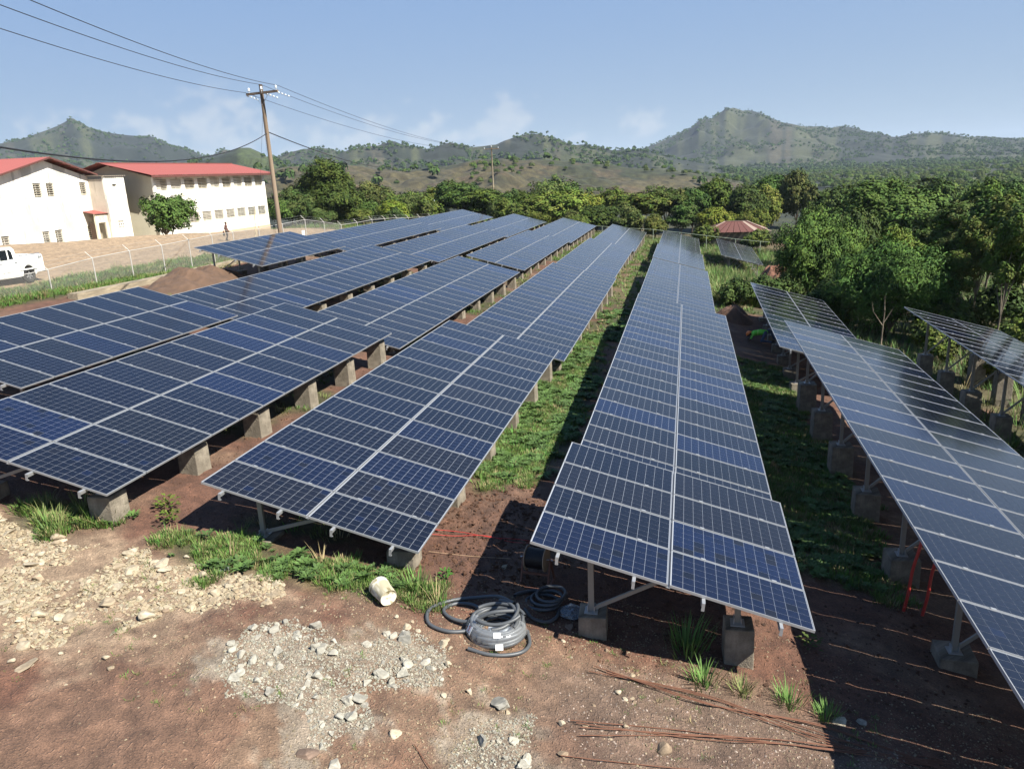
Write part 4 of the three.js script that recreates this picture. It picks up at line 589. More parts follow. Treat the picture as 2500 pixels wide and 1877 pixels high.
tag(mesh('wire', tube(groundTube([[-4.3, -11.2], [-3.6, -11.35], [-2.9, -11.45]], .005, .03), .005, 30, 5), std([.30, .20, .12], .7)), 'thin brown wire on the soil by the short table', 'wire');
// rusty reinforcing bars
{ const rb = std([.13, .055, .03], .85); const r = mulberry(9), up = [], lo = [];
  for (let i = 0; i < 7; i++) up.push([[-1.2 + rr(-.12, .35, r), -9.05 + rr(-.07, .06, r)], [.4, -8.86 + rr(-.13, .1, r)], [1.8, -8.7 + rr(-.2, .2, r)], [3.3, -8.5 + rr(-.3, .3, r)]]);
  for (let i = 0; i < 5; i++) lo.push([[-1.25 + rr(-.1, .2, r), -7.9 + rr(-.28, .24, r)], [.3, -8.16 + rr(-.14, .1, r)], [1.5, -8.36 + rr(-.08, .08, r)], [3.2, -8.6 + rr(-.08, .1, r)]]);
  lo.push([[-1.35, -7.3], [0, -7.55], [1.6, -7.9]]); lo.push([[-3.05, -6.95], [-2.85, -6.75], [-2.55, -6.5]]);
  up.forEach((p) => tag(mesh('reinforcing_bar', tube(groundTube(p, .0065, .035), .0065, 24, 6), rb), 'rusty reinforcing bar in the upper bundle below the nearest table', 'steel bar', 'upper bundle of reinforcing bars'));
  lo.forEach((p, i) => i < 5 ? tag(mesh('reinforcing_bar', tube(groundTube(p, .0065, .03), .0065, 24, 6), rb), 'rusty reinforcing bar in the lower bundle at the bottom edge', 'steel bar', 'lower bundle of reinforcing bars') : tag(mesh('reinforcing_bar', tube(groundTube(p, .006, .03), .006, 24, 6), rb), i === 5 ? 'single rusty bar lying nearest the bottom picture edge' : 'short rusty bar between the two grey rubble patches', 'steel bar')); }
// red conduits beside a footing of the right row
{ const rm = std([.42, .035, .025], .45); const x = 4.1, z = -13.05, y = onGround(x, z); [[-.14, .08, 'left'], [.16, .12, 'right']].forEach(([dx, dz, s], i) => tag(mesh('red_conduit', tube([V3(x + dx - .12, y - .05, z + dz + .1), V3(x + dx - .05, y + .35, z + dz + .06), V3(x + dx, y + .8, z + dz), V3(x + dx + .1, y + 1.3, z + dz - .05), V3(x + dx + .16, y + 1.75, z - .1)], .028, 40, 8), rm), s + ' of two red conduits rising along a shaded footing at right', 'conduit')); }
// ---------------------------------------------------------------- stones and rubble
function stoneGeo(seed, flat, detail = 2) { const g = new THREE.IcosahedronGeometry(1, detail), p = g.attributes.position, r = mulberry(seed); const cuts = Array.from({ length: 11 }, () => [V3(rr(-1, 1, r), rr(-1, 1, r), rr(-1, 1, r)).normalize(), rr(.38, .72, r)]); const s = [rr(.8, 1.25, r), flat * rr(.8, 1.1, r), rr(.7, 1.0, r)];
  for (let i = 0; i < p.count; i++) { const v = V3().fromBufferAttribute(p, i); for (const [n, d] of cuts) { const k = v.dot(n); if (k > d) v.addScaledVector(n, d - k); } p.setXYZ(i, v.x * s[0], v.y * s[1], v.z * s[2]); } g.computeVertexNormals(); return g; }
const stones = [1, 2, 3, 4, 5, 6].map(i => stoneGeo(i * 13, .62)), slabs = [7, 8, 9].map(i => stoneGeo(i * 17, .3)), lumps = [11, 12, 13, 14].map(i => { const g = stoneGeo(i * 7, .75, 2), p = g.attributes.position; for (let k = 0; k < p.count; k++) { const n = 1 + (fbm(p.getX(k) * 4 + i, p.getY(k) * 4 + p.getZ(k) * 3, 3) - .5) * .5; p.setXYZ(k, p.getX(k) * n, p.getY(k) * n, p.getZ(k) * n); } g.computeVertexNormals(); return g; });
const stoneTex = tex(256, (a, b) => { const f = fbm(a * 6, b * 6, 5, 6); const v = .84 + .4 * (f - .5); return [v + .01, v, v - .03]; });
const limeMats = [[.48, .41, .31], [.41, .335, .245], [.52, .455, .355], [.30, .225, .16]].map(c => std(c, .92, { map: stoneTex })), concMats = [[.42, .41, .37], [.35, .34, .31], [.48, .46, .41]].map(c => std(c, .95, { map: stoneTex })), brownStone = std([.20, .14, .11], .9, { map: stoneTex });
function inst(name, geo, m, list, label, cat, colorVar) { const o = new THREE.InstancedMesh(geo, m, list.length), d = new THREE.Object3D(), c = new THREE.Color(); list.forEach((e, i) => { d.position.set(e[0], e[1], e[2]); d.rotation.set(e[4] || 0, e[5] || 0, e[6] || 0); if (Array.isArray(e[3])) d.scale.set(...e[3]); else d.scale.setScalar(e[3]); d.updateMatrix(); o.setMatrixAt(i, d.matrix); if (colorVar) { const k = colorVar(e, i); c.setRGB(...k); o.setColorAt(i, c); } }); o.castShadow = o.receiveShadow = true; o.name = numbered(name); tag(o, label, cat, null, 'stuff'); scene.add(o); return o; }
function rock(geo, m, x, z, s, sink = .3, yaw = rnd() * 6.28, tilt = .25) { const o = mesh('rock', geo, m); o.position.set(x, onGround(x, z) + s * (.36 - sink), z); o.scale.setScalar(s); o.rotation.set(rr(-tilt, tilt), yaw, rr(-tilt, tilt)); return o; }
const notable = [
  [slabs[0], limeMats[1], -8.37, -6.8, .17, 'flat pale stone slab lying alone on the red soil at lower left'],
  [stones[2], brownStone, -1.62, -9.96, .13, 'brown stone beside the left footing of the nearest table'],
  [lumps[0], concMats[0], -3.95, -7.14, .13, 'large pale lump of broken concrete in the grey rubble'],
  [slabs[1], concMats[0], -3.98, -7.48, .17, 'flat grey slab of concrete lying on the crushed patch'],
  [stones[1], brownStone, -4.17, -6.46, .15, 'dark brown stone at the bottom edge of the rubble'],
  [slabs[2], concMats[2], -3.82, -6.42, .15, 'pale angular concrete shard leaning beside the dark brown stone'],
  [lumps[1], concMats[1], -3.82, -8.72, .15, 'long grey rubble lump at the upper edge of the crushed patch'],
  [stones[3], limeMats[2], -3.3, -8.85, .11, 'pale block of stone below the loose conduit loops'],
  [stones[0], limeMats[0], -3.92, -9.02, .09, 'reddish white stone left of the loose conduit loops'],
  [lumps[2], concMats[1], -2.24, -7.95, .17, 'dark grey rubble lump topping the right gravel patch'],
  [stones[4], limeMats[3], -.16, -7.82, .12, 'brown angular stone lying across the lower steel bars'],
  [stones[5], limeMats[3], -1.34, -7.35, .08, 'small brown stone at the bottom edge beside a rusty bar'],
  [lumps[3], limeMats[2], -3.32, -7.04, .085, 'bright white stone with a dark shadow near the short bar'],
  [lumps[0], concMats[1], -5.02, -7.15, .11, 'grey pitted lump left of the crushed concrete'],
  [stones[2], concMats[1], 2.35, -9.1, .11, 'grey stone in the shade at the lower right'],
  [stones[3], limeMats[2], -2.98, -9.5, .07, 'pale stone inside the loose conduit loop'],
  [slabs[0], limeMats[2], 2.1, -9.0, .15, 'flat pale stone between grass tufts at the shade edge'],
  [stones[1], limeMats[1], -2.97, -11.2, .08, 'pale stone lying in the shade beside the cable reel'],
];
for (const [g, m, x, z, s, l] of notable) tag(rock(g, m, x, z, s), l, 'rock');
function inZone(k, r, patchy = k === 'limestone') { const b = zoneBox[k]; for (let i = 0; i < 400; i++) { const x = rr(b[0], b[1], r), z = rr(b[2], b[3], r); if (zone(k, x, z) + (fbm(x * 1.1, z * 1.1, 3) - .5) * 1.6 > 0 && (!patchy || fbm(x * 1.5 + 7, z * 1.5 + 2, 3) + .22 * r() > .56)) return [x, z]; } return [ZONES[k][0][0], ZONES[k][0][1]]; }
{ const r = mulberry(33);
  for (let i = 0; i < 130; i++) { const [x, z] = inZone('limestone', r); const s = .05 + .085 * Math.pow(r(), 1.8); tag(rock(r() < .6 ? stones[Math.floor(r() * 6)] : slabs[Math.floor(r() * 3)], limeMats[Math.floor(r() * 3)], x, z, s * 1.15, .25), 'pale limestone rubble stone on the ground at lower left', 'rock', 'limestone rubble stones'); }
  for (let i = 0; i < 120; i++) { const [x, z] = inZone(i % 4 ? 'crushed' : 'crushed2', r); const s = .035 + .085 * Math.pow(r(), 2.2); tag(rock(r() < .6 ? lumps[Math.floor(r() * 4)] : stones[Math.floor(r() * 6)], concMats[Math.floor(r() * 3)], x, z, s * 1.1, .25), 'grey broken concrete piece in the rubble patches at bottom centre', 'rock', 'broken concrete pieces'); }
  // scattered stones between the patches
  for (let i = 0; i < 95; i++) { const x = rr(-9.2, -.5, r), z = i % 3 ? rr(-9.7, -7.6, r) : rr(-9.7, -6.4, r); if (zone('crushed', x, z) > -.1) continue; const s = .025 + .05 * Math.pow(r(), 2); tag(rock(stones[Math.floor(r() * 6)], limeMats[Math.floor(r() * 4)], x, z, s * 1.1, .2), 'single whitish stone scattered on the brown soil in front', 'rock', 'scattered stones in front'); }
  const bits = (n, fn, g, m, l, cat, cv) => inst(cat === 'soil clods' ? 'soil_clods' : 'gravel', g, m, Array.from({ length: n }, () => { const [x, z, s] = fn(); return [x, onGround(x, z) + s * .02, z, s, rr(-.6, .6, r), r() * 6.28, rr(-.6, .6, r)]; }), l, cat, cv);
  const vary = (lo, hi) => () => { const k = rr(lo, hi, r); return [k * rr(.97, 1.05, r), k, k * rr(.9, 1, r)]; };
  for (let q = 0; q < 3; q++) bits(3600, () => [...inZone('limestone', r), .010 + .05 * Math.pow(r(), 2.2)], q < 2 ? stones[q] : slabs[0], limeMats[q], 'small limestone chips strewn on the red soil at lower left', 'gravel', vary(.7, 1.05));
  for (let q = 0; q < 3; q++) bits(3800, () => [...inZone(r() < .72 ? 'crushed' : 'crushed2', r), .006 + .026 * Math.pow(r(), 2.2)], q < 2 ? stones[q + 2] : lumps[0], concMats[q], 'crushed grey concrete gravel at the bottom centre', 'gravel', vary(.7, 1.1));
  for (let q = 0; q < 2; q++) bits(17000, () => { let a, d, x, z; do { a = rr(-1.25, .75, r); d = 5.8 + 5.2 * r(); x = Math.sin(a) * d * .95; z = -Math.cos(a) * d; } while (fbm(x * .7 + 3, z * .7 + 5, 3) + .35 * r() < .52 || (x < -4.6 && z > -7.2 && r() < .93)); return [x, z, .004 + .017 * Math.pow(r(), 2.6)]; }, stones[4 + q], limeMats[q ? 3 : 1], 'fine pebbles scattered over the brown soil in front', 'gravel', vary(.45, 1.05));
  bits(2200, () => [...inZone('darkgravel', r), .006 + .02 * Math.pow(r(), 2)], stones[1], std([.24, .19, .16], .95), 'dark gravel around the steel bars at lower right', 'gravel', vary(.6, 1.3));
  const clodM = std([.105, .052, .032], .97, { map: stoneTex });
  for (let q = 0; q < 2; q++) bits(1900, () => { const k = r(); if (k < .5) { const [x, z] = inZone('clods', r); return [x, z, .012 + .05 * Math.pow(r(), 2.2)]; } if (k < .75) return [rr(-10, -4.3, r), rr(-15, -10.6, r), .01 + .035 * r() * r()]; return [rr(-1.8, 4.2, r), rr(-13, -9.2, r), .01 + .05 * r() * r()]; }, lumps[q * 2], clodM, 'clods of red soil turned up between the rows', 'soil clods', vary(.7, 1.25));
  bits(1600, () => { const k = r(); return k < .5 ? [rr(-5.2, -2.6, r), -rr(16, 46, r), .015 + .05 * r() * r()] : [rr(-10.3, -8.3, r), -rr(13, 46, r), .02 + .05 * r() * r()]; }, lumps[1], clodM, 'farther clods of red soil along the aisles', 'soil clods', vary(.7, 1.25));
}
// ---------------------------------------------------------------- trees
const leafMat = phys([.88, .88, .88], .8, { specularIntensity: .4, vertexColors: true, side: THREE.DoubleSide }), barkTex = tex(256, (a, b) => { const f = fbm(a * 20, b * 5, 4, 5); const v = .6 + .6 * (f - .5); return [v + .02, v, v - .03]; });
const bark = std([.22, .17, .12], .95, { map: barkTex }), barkPale = std([.42, .37, .29], .9, { map: barkTex });
const leafTints = [[.88, .88, .88], [1.05, .92, .72], [.74, .84, .84], [1.0, 1.0, .7], [.8, .72, .7]].map(c => phys(c, .8, { specularIntensity: .4, vertexColors: true, side: THREE.DoubleSide }));
function soup() { return { p: [], n: [], c: [] }; }
function leafTo(S, o, d, nrm, L, Wd, col, bend) { // pointed leaf of four triangles, folded along its rib
  const s = V3().crossVectors(d, nrm).normalize(), mid = o.clone().addScaledVector(d, L * .5).addScaledVector(nrm, bend * L), tip = o.clone().addScaledVector(d, L).addScaledVector(nrm, -bend * L * .6), a = mid.clone().addScaledVector(s, Wd * .5).addScaledVector(nrm, Wd * .14), b = mid.clone().addScaledVector(s, -Wd * .5).addScaledVector(nrm, Wd * .14);
  for (const t of [[o, a, mid], [mid, a, tip], [o, mid, b], [mid, tip, b]]) for (const v of t) { S.p.push(v.x, v.y, v.z); S.n.push(nrm.x, nrm.y, nrm.z); S.c.push(col[0], col[1], col[2]); }
}
function quadTo(S, o, d, s, L, Wd, nrm, col) { const a = o.clone().addScaledVector(d, L), m = o.clone().addScaledVector(d, L * .45), b = m.clone().addScaledVector(s, Wd), c = m.clone().addScaledVector(s, -Wd); for (const t of [[o, b, a], [o, a, c]]) for (const v of t) { S.p.push(v.x, v.y, v.z); S.n.push(nrm.x, nrm.y, nrm.z); S.c.push(col[0], col[1], col[2]); } }
function soupGeo(S) { const g = new THREE.BufferGeometry(); g.setAttribute('position', new THREE.Float32BufferAttribute(S.p, 3)); g.setAttribute('normal', new THREE.Float32BufferAttribute(S.n, 3)); g.setAttribute('color', new THREE.Float32BufferAttribute(S.c, 3)); return g; }
const rdir = (r) => { const z = rr(-1, 1, r), a = r() * 6.2832, s = Math.sqrt(1 - z * z); return V3(s * Math.cos(a), z, s * Math.sin(a)); };
// a crown: uneven lobes, each made of leaf clumps, each clump of single leaves
function makeTree(seed, { R, H, trunk, lobes, clumps, leaves, L, W, cols, folded, thin, low = .25, tr = .16 }) {
  const r = mulberry(seed), S = soup(), wood = []; const base = H * trunk, cy = (base + H) / 2, ry = (H - base) / 2; const lob = [];
  for (let i = 0; i < lobes; i++) { const d = rdir(r); d.y = d.y * .85 + .12; const k = rr(.35, .74, r); lob.push({ c: V3(d.x * R * k, cy + d.y * ry * k, d.z * R * k), r: rr(.36, .58, r) * Math.min(R, ry * 1.25), y: rr(.86, 1.16, r) }); }
  lob.push({ c: V3(0, cy + ry * .35, 0), r: .55 * Math.min(R, ry), y: 1 });
  const fork = V3(rr(-.1, .1, r) * R, base * .9, rr(-.1, .1, r) * R); wood.push(cone(V3(0, -.4, 0), fork, tr, tr * .72, 8)); for (const b of lob) { const m = fork.clone().lerp(b.c, .5).add(V3(rr(-.15, .15, r) * R, rr(0, .1, r) * H, rr(-.15, .15, r) * R)); wood.push(cone(fork, m, tr * .5, tr * .3, 6), cone(m, b.c, tr * .3, tr * .1, 5)); for (let k = 0; k < 2; k++) wood.push(cone(b.c, b.c.clone().addScaledVector(rdir(r), b.r * .8), tr * .1, tr * .03, 4)); }
  for (const b of lob) { const nC = Math.round(clumps * b.r * b.r / (R * R) * 3.2); for (let i = 0; i < nC; i++) {
    const d = rdir(r); if (d.y < -low && r() < .55) d.y *= -.5; const k = thin ? rr(.3, 1.08, r) : rr(.72, 1.1, r), cc = b.c.clone().add(V3(d.x * b.r * k, d.y * b.r * k * b.y, d.z * b.r * k)), cr = rr(.13, .24, r) * b.r + L * .4, col0 = cols[Math.floor(r() * cols.length)], tone = rr(.72, 1.25, r) * b.y;
    for (let j = 0; j < leaves; j++) { const e = rdir(r), o = cc.clone().addScaledVector(e, cr * Math.cbrt(r())), nrm = e.clone().multiplyScalar(.45).addScaledVector(d, .6).add(V3(rr(-.45, .45, r), rr(.0, .6, r), rr(-.45, .45, r))).normalize(); let dir = V3().crossVectors(nrm, rdir(r)).normalize(); dir.y -= folded ? .65 : .2; dir.normalize(); const t = tone * rr(.75, 1.28, r), col = [col0[0] * t * rr(.9, 1.15, r), col0[1] * t, col0[2] * t]; const l = L * rr(.7, 1.25, r);
      if (folded) leafTo(S, o, dir, nrm, l, W * rr(.8, 1.2, r), col, .06); else quadTo(S, o, dir, V3().crossVectors(dir, nrm).normalize(), l, W * .5, nrm, col); }
  } }
  return { crown: soupGeo(S), trunk: merge(wood), R, H };
}
const G1 = [[.055, .098, .016], [.042, .082, .014], [.068, .112, .019]], G2 = [[.100, .140, .020], [.080, .128, .018], [.120, .150, .028]], G3 = [[.032, .062, .013], [.040, .072, .015], [.052, .082, .018]], G4 = [[.068, .092, .022], [.052, .082, .018], [.088, .105, .028]];
const KIND = {
  M: [101, 102].map(s => makeTree(s, { R: 3.1, H: 5.7, trunk: .06, lobes: 14, clumps: 100, leaves: 34, L: .24, W: .075, cols: [[.056, .104, .017], [.042, .084, .015], [.072, .125, .02], [.05, .095, .016]], folded: true, low: .5 })),
  b: [103].map(s => makeTree(s, { R: 2.4, H: 5.9, trunk: .1, lobes: 9, clumps: 90, leaves: 30, L: .24, W: .075, cols: [[.095, .155, .020], [.08, .14, .018], [.11, .165, .025]], folded: true, low: .5 })),
  B: [104].map(s => makeTree(s, { R: 4.6, H: 10.2, trunk: .22, lobes: 13, clumps: 105, leaves: 34, L: .34, W: .2, cols: G1, low: .4 })),
  m: [105].map(s => makeTree(s, { R: 4.6, H: 9.6, trunk: .12, lobes: 13, clumps: 120, leaves: 36, L: .38, W: .2, cols: G3, low: .6 })),
  s: [106, 107].map(s => makeTree(s, { R: 2.8, H: 6, trunk: .14, lobes: 8, clumps: 75, leaves: 26, L: .34, W: .2, cols: G4, low: .6, tr: .1 })),
  d: [108, 109, 110].map(s => makeTree(s, { R: 3.1, H: 8, trunk: .18, lobes: 10, clumps: 80, leaves: 28, L: .36, W: .22, cols: [...G1, ...G3], low: .6, tr: .14 })),
  y: [111, 112].map(s => makeTree(s, { R: 3.0, H: 6.4, trunk: .14, lobes: 9, clumps: 80, leaves: 27, L: .34, W: .2, cols: G2, low: .6, tr: .1 })),
  t: [113, 114].map(s => makeTree(s, { R: 2.3, H: 8, trunk: .28, lobes: 9, clumps: 75, leaves: 24, L: .32, W: .18, cols: [...G1, ...G4], thin: true, tr: .1 })),
  g: [115, 116, 117].map(s => makeTree(s, { R: 1.7, H: 8.4, trunk: .34, lobes: 9, clumps: 95, leaves: 26, L: .2, W: .11, cols: [...G4, ...G1], thin: true, tr: .085 })),
};
const NAMES = { M: ['mango_tree', 'mango tree'], b: ['mango_tree', 'mango tree'], B: ['broad_tree', 'tree'], m: ['mango_tree', 'mango tree'], s: ['bushy_tree', 'tree'], d: ['dark_tree', 'tree'], y: ['light_green_tree', 'tree'], t: ['slender_tree', 'tree'], g: ['thin_trunk_tree', 'tree'] };
const KINDTEXT = { s: 'bushy mid-green tree', d: 'dense dark green tree', y: 'light yellow-green tree', t: 'tall slender tree', g: 'thin-trunked tree' };
const TREES = [['m',-50.3,-104.0,9.4,8.9],['s',-61.6,-112.0,6.6,5.2],['s',-52.7,-100.0,5.5,4.0],['s',-49.9,-118.0,6.5,6.0],['y',-39.6,-100.0,4.0,4.5],['s',-40.6,-112.0,4.4,5.6],['s',-42.5,-128.0,6.0,7.0],['d',-36.3,-122.0,7.0,7.3],['d',-31.4,-118.0,6.6,7.0],['s',-26.4,-116.0,5.6,5.6],['d',-22.7,-112.0,5.4,4.8],['y',-19.0,-110.0,6.4,7.6],['y',-15.5,-114.0,6.7,6.6],['t',-10.7,-118.0,8.1,5.8],['d',-11.9,-104.0,4.6,4.9],['t',-6.2,-112.0,7.8,5.8],['t',-3.1,-116.0,8.7,5.7],['d',0.7,-120.0,8.5,5.8],['t',-0.7,-106.0,6.0,3.8],['d',4.4,-124.0,9.7,6.9],['y',3.8,-112.0,5.8,5.1],['d',8.2,-118.0,9.2,5.9],['y',11.5,-126.0,8.6,5.7],['d',14.4,-140.0,10.3,7.0],['s',17.7,-135.0,10.3,6.0],['y',9.0,-114.0,5.4,4.0],['y',5.0,-115.0,4.6,3.6],['M',8.5,-53.0,6.6,5.8],['M',10.7,-44.0,6.1,5.7],['b',13.6,-54.0,6.2,3.9],['B',19.5,-82.0,10.2,9.1],['d',17.3,-100.0,9.2,5.9],['s',17.7,-92.0,8.8,4.0],['d',12.9,-85.0,8.3,3.8],['d',14.8,-70.0,7.8,3.1],['g',18.1,-62.0,7.6,3.2],['g',17.9,-56.0,8.5,3.4],['g',17.4,-50.0,9.1,3.5],['g',16.0,-52.0,6.3,2.2],['g',15.6,-46.0,7.5,2.4],['g',17.0,-46.0,9.4,3.2],['g',14.7,-40.0,8.4,2.2],['g',16.6,-42.0,9.2,2.9],['g',18.5,-66.0,6.6,2.5],['g',14.2,-44.0,6.1,1.5],['g',17.8,-42.0,8.7,2.9],['d',28.2,-85.0,10.6,4.8],['d',34.7,-95.0,11.1,5.3],['d',31.8,-110.0,10.7,5.7],['s',-24.9,-104.0,3.8,3.4],['s',-15.0,-102.0,3.4,3.8],['s',-7.2,-102.0,4.5,4.2],['s',-4.0,-101.0,3.9,3.1],['y',-19.9,-103.0,2.5,3.3],['s',-43.9,-98.0,2.8,3.3],['s',-49.3,-98.0,2.9,3.4]];
const special = { 0: 'big rounded dark mango tree right of the near utility pole', 27: 'dark green mango tree right of the rusty roofed hut', 28: 'large drooping-leaved mango tree behind the dark tables at right', 29: 'bright green mango crown rising behind the larger mango tree', 30: 'broad tree crown standing high behind the right mango trees' };
const ORD = ['first', 'second', 'third', 'fourth', 'fifth', 'sixth', 'seventh', 'eighth', 'ninth', 'tenth', 'eleventh', 'twelfth'], groupsOf = {};
const whereOf = (x, z) => x < -45 ? 'near the left pole' : z > -75 && x > 12 ? 'in the right grove' : x < -22 ? 'left of the slender pole' : x < -9 ? 'right of the slender pole' : x < 3 ? 'behind the central rows' : x < 12 ? 'behind the hut' : 'behind the right mangoes';
TREES.forEach(([k, x, z], i) => { if (special[i]) return; const g = KINDTEXT[k] + ' ' + whereOf(x, z); (groupsOf[g] ??= []).push(i); }); for (const g in groupsOf) groupsOf[g].sort((a, b) => TREES[a][1] / -TREES[a][2] - TREES[b][1] / -TREES[b][2]);
TREES.forEach(([k, x, z, h, w], i) => {
  const set = KIND[k], proto = set[i % set.length], y = gy(x, z), s = h / proto.H * .9, sx = w / 2 / proto.R / .92;
  const where = whereOf(x, z), g = KINDTEXT[k] + ' ' + where, n = special[i] ? 0 : groupsOf[g].length, q = special[i] ? 0 : groupsOf[g].indexOf(i);
  const o = thing(NAMES[k][0], special[i] || (n > 1 ? ORD[q] + ' from left ' : 'only ') + KINDTEXT[k] + ' ' + where, NAMES[k][1], [x, y, z], rnd() * 6.28, special[i] ? undefined : g.replace('tree', 'trees'));
  mesh('trunk', proto.trunk, k === 'g' || k === 't' ? barkPale : bark, o); mesh('crown', proto.crown, leafTints[Math.floor(rnd() * leafTints.length)], o); const jx = rr(.88, 1.12); o.scale.set(clamp(sx, .6, 1.5) * jx, s * rr(.94, 1.05), clamp(sx, .6, 1.5) / jx);
});
{ // round tree before the school, sapling, bare sapling
  const p = makeTree(140, { R: 3.7, H: 4.7, trunk: .2, lobes: 12, clumps: 95, leaves: 34, L: .26, W: .15, cols: [[.055, .10, .020], [.068, .12, .024]], low: .35, tr: .12 }); const x = -51, z = -67.6, o = thing('round_tree', 'small round leafy tree in front of the school', 'tree', [x, gy(x, z), z]); mesh('trunk', merge([p.trunk, cone(V3(.1, -.2, 0), V3(.9, 1.6, .2), .08, .05, 6), cone(V3(-.1, -.2, 0), V3(-.8, 1.5, 0), .08, .05, 6)]), barkPale, o); mesh('crown', p.crown, leafMat, o);
  const q = thing('bare_sapling', 'thin bare sapling with pale stem before the mango tree', 'sapling', [9.8, gy(9.8, -40.8), -40.8]); mesh('stem', merge([cone(V3(0, -.2, 0), V3(.05, 1.9, 0), .05, .03, 6), cone(V3(.05, 1.1, 0), V3(-.5, 1.9, .1), .025, .012, 5), cone(V3(.05, 1.3, 0), V3(.45, 2.1, 0), .025, .012, 5), cone(V3(.05, 1.9, 0), V3(.0, 2.7, 0), .028, .01, 5), cone(V3(-.5, 1.9, .1), V3(-.6, 2.4, .1), .012, .006, 4)]), barkPale, q);
}
{ // palm in the far woods
  const x = 27.5, z = -104, y = gy(x, z), o = thing('palm_tree', 'dark palm with arching fronds above the right woods', 'palm', [x, y, z]); mesh('trunk', cone(V3(0, -.5, 0), V3(.2, 9.2, 0), .22, .14, 8), bark, o); const r = mulberry(8), S = soup();
  for (let i = 0; i < 18; i++) { const a = i / 18 * 6.28 + rr(-.2, .2, r), el = rr(-.3, .9, r); for (let k = 0; k < 16; k++) { const t = k / 16, px = Math.cos(a) * t * 2.6 * Math.cos(el * .5), pz = Math.sin(a) * t * 2.6 * Math.cos(el * .5), py = 9.2 + Math.sin(el) * t * 2.4 - t * t * 1.6; for (const sd of [-1, 1]) { const d = V3(Math.cos(a) * .5 - Math.sin(a) * sd, -.5, Math.sin(a) * .5 + Math.cos(a) * sd).normalize(); quadTo(S, V3(px + .2, py, pz), d, V3(Math.cos(a), 0, Math.sin(a)), .7 * (1 - t * .6), .05, V3(0, 1, 0), [.045, .07, .022]); } } } mesh('fronds', soupGeo(S), leafMat, o);
}
// ---------------------------------------------------------------- woods in the valley and on the hills (read as one mass)
const treeClump = (seed, n, L, cols) => { const r = mulberry(seed), S = soup(); for (let i = 0; i < n; i++) { const d = rdir(r); if (d.y < -.3) d.y *= -.6; const k = rr(.65, 1.05, r) * (1 + .25 * Math.sin(d.x * 5 + seed) * Math.cos(d.z * 4)), o = V3(d.x * k, .95 + d.y * k * .85, d.z * k), nrm = d.clone().add(V3(rr(-.5, .5, r), rr(0, .6, r), rr(-.5, .5, r))).normalize(), dir = V3().crossVectors(nrm, rdir(r)).normalize(), c = cols[Math.floor(r() * cols.length)], t = rr(.75, 1.25, r); quadTo(S, o.addScaledVector(dir, -L * .5), dir, V3().crossVectors(dir, nrm).normalize(), L, L * .4, nrm, [c[0] * t, c[1] * t, c[2] * t]); } return soupGeo(S); };
{ const r = mulberry(61), mids = [treeClump(1, 520, .26, G1), treeClump(2, 520, .26, G4), treeClump(3, 520, .26, [...G2, ...G1]), treeClump(4, 2600, .115, G1), treeClump(5, 2600, .115, G4), treeClump(6, 2600, .115, [...G2, ...G1])], L = [[], [], [], [], [], []];
  const ok = (az, d) => { const a = az * Math.PI / 180, x = Math.sin(a) * d, z = -Math.cos(a) * d; return [x, z]; };
  let n = 0, guard = 0; while (n < 7500 && guard++ < 150000) { const az = -13.4 + rr(-46, 46, r), d = 112 + Math.pow(r(), 1.6) * 1700, [x, z] = ok(az, d), u = -z; if (x < -38 && d < 190 && az < -22) { if (r() < .8) continue; } if (u < 104) { if (!(x > 22 + (u - 40) * .0)) continue; } const den = fbm(x * .018 + 3, z * .018 + 8, 3); const y = landY(x, z), br = landY.ridge === 5; if (den < (az < -14 ? (d < 230 ? .54 : .47) : d < 230 ? .38 : .31) + (d > 420 ? .03 : 0)) continue; if (br && r() < .7) continue; if (landY.ridge >= 0 && !br && landY.hill > .3) continue; const s = rr(1.4, 3.2, r) * (br ? .7 : 1) * (d < 230 && az < -10 ? .72 : 1); L[Math.floor(r() * 3) + (d < 230 ? 3 : 0)].push([x, y - s * .15, z, [s * rr(.9, 1.25, r), s * rr(.9, 1.35, r), s * rr(.9, 1.25, r)], 0, r() * 6.28, 0]); n++; }
  L.forEach((l, i) => inst('woods', mids[i], leafMat, l, ['dark', 'olive', 'light'][i % 3] + (i < 3 ? ' green woods filling the far valley' : ' green woods just beyond the field'), 'woods', () => { const k = rr(.7, 1.2, r); return [k, k, k]; }));
  const small = [treeClump(7, 46, .8, G3), treeClump(8, 46, .8, [...G3, ...G1])], H = [[], []]; n = 0; guard = 0;
  while (n < 17000 && guard++ < 220000) { const az = -13.4 + rr(-46, 42, r), d = 480 + Math.pow(r(), .8) * 2300, [x, z] = ok(az, d), y = landY(x, z); if (landY.ridge < 0 || landY.ridge === 5 && r() < .8) continue; const k = landY.ridge, h = landY.hill; const den = fbm(x / 90 + 3, z / 90, 4); if (den < (k === 2 ? .58 : k === 4 ? .44 : .47) - (h > .9 ? .12 : 0)) continue; const s = rr(1.6, 4.2, r) * (h > .93 ? .8 : 1); H[n % 2].push([x, y - s * .2, z, [s, s * rr(.9, 1.5, r), s], 0, r() * 6.28, 0]); n++; }
  H.forEach((l, i) => inst('hill_woods', small[i], leafMat, l, (i ? 'scattered lighter' : 'scattered dark') + ' trees dotting the hills', 'woods', () => { const k = rr(.7, 1.2, r); return [k, k, k]; })); }
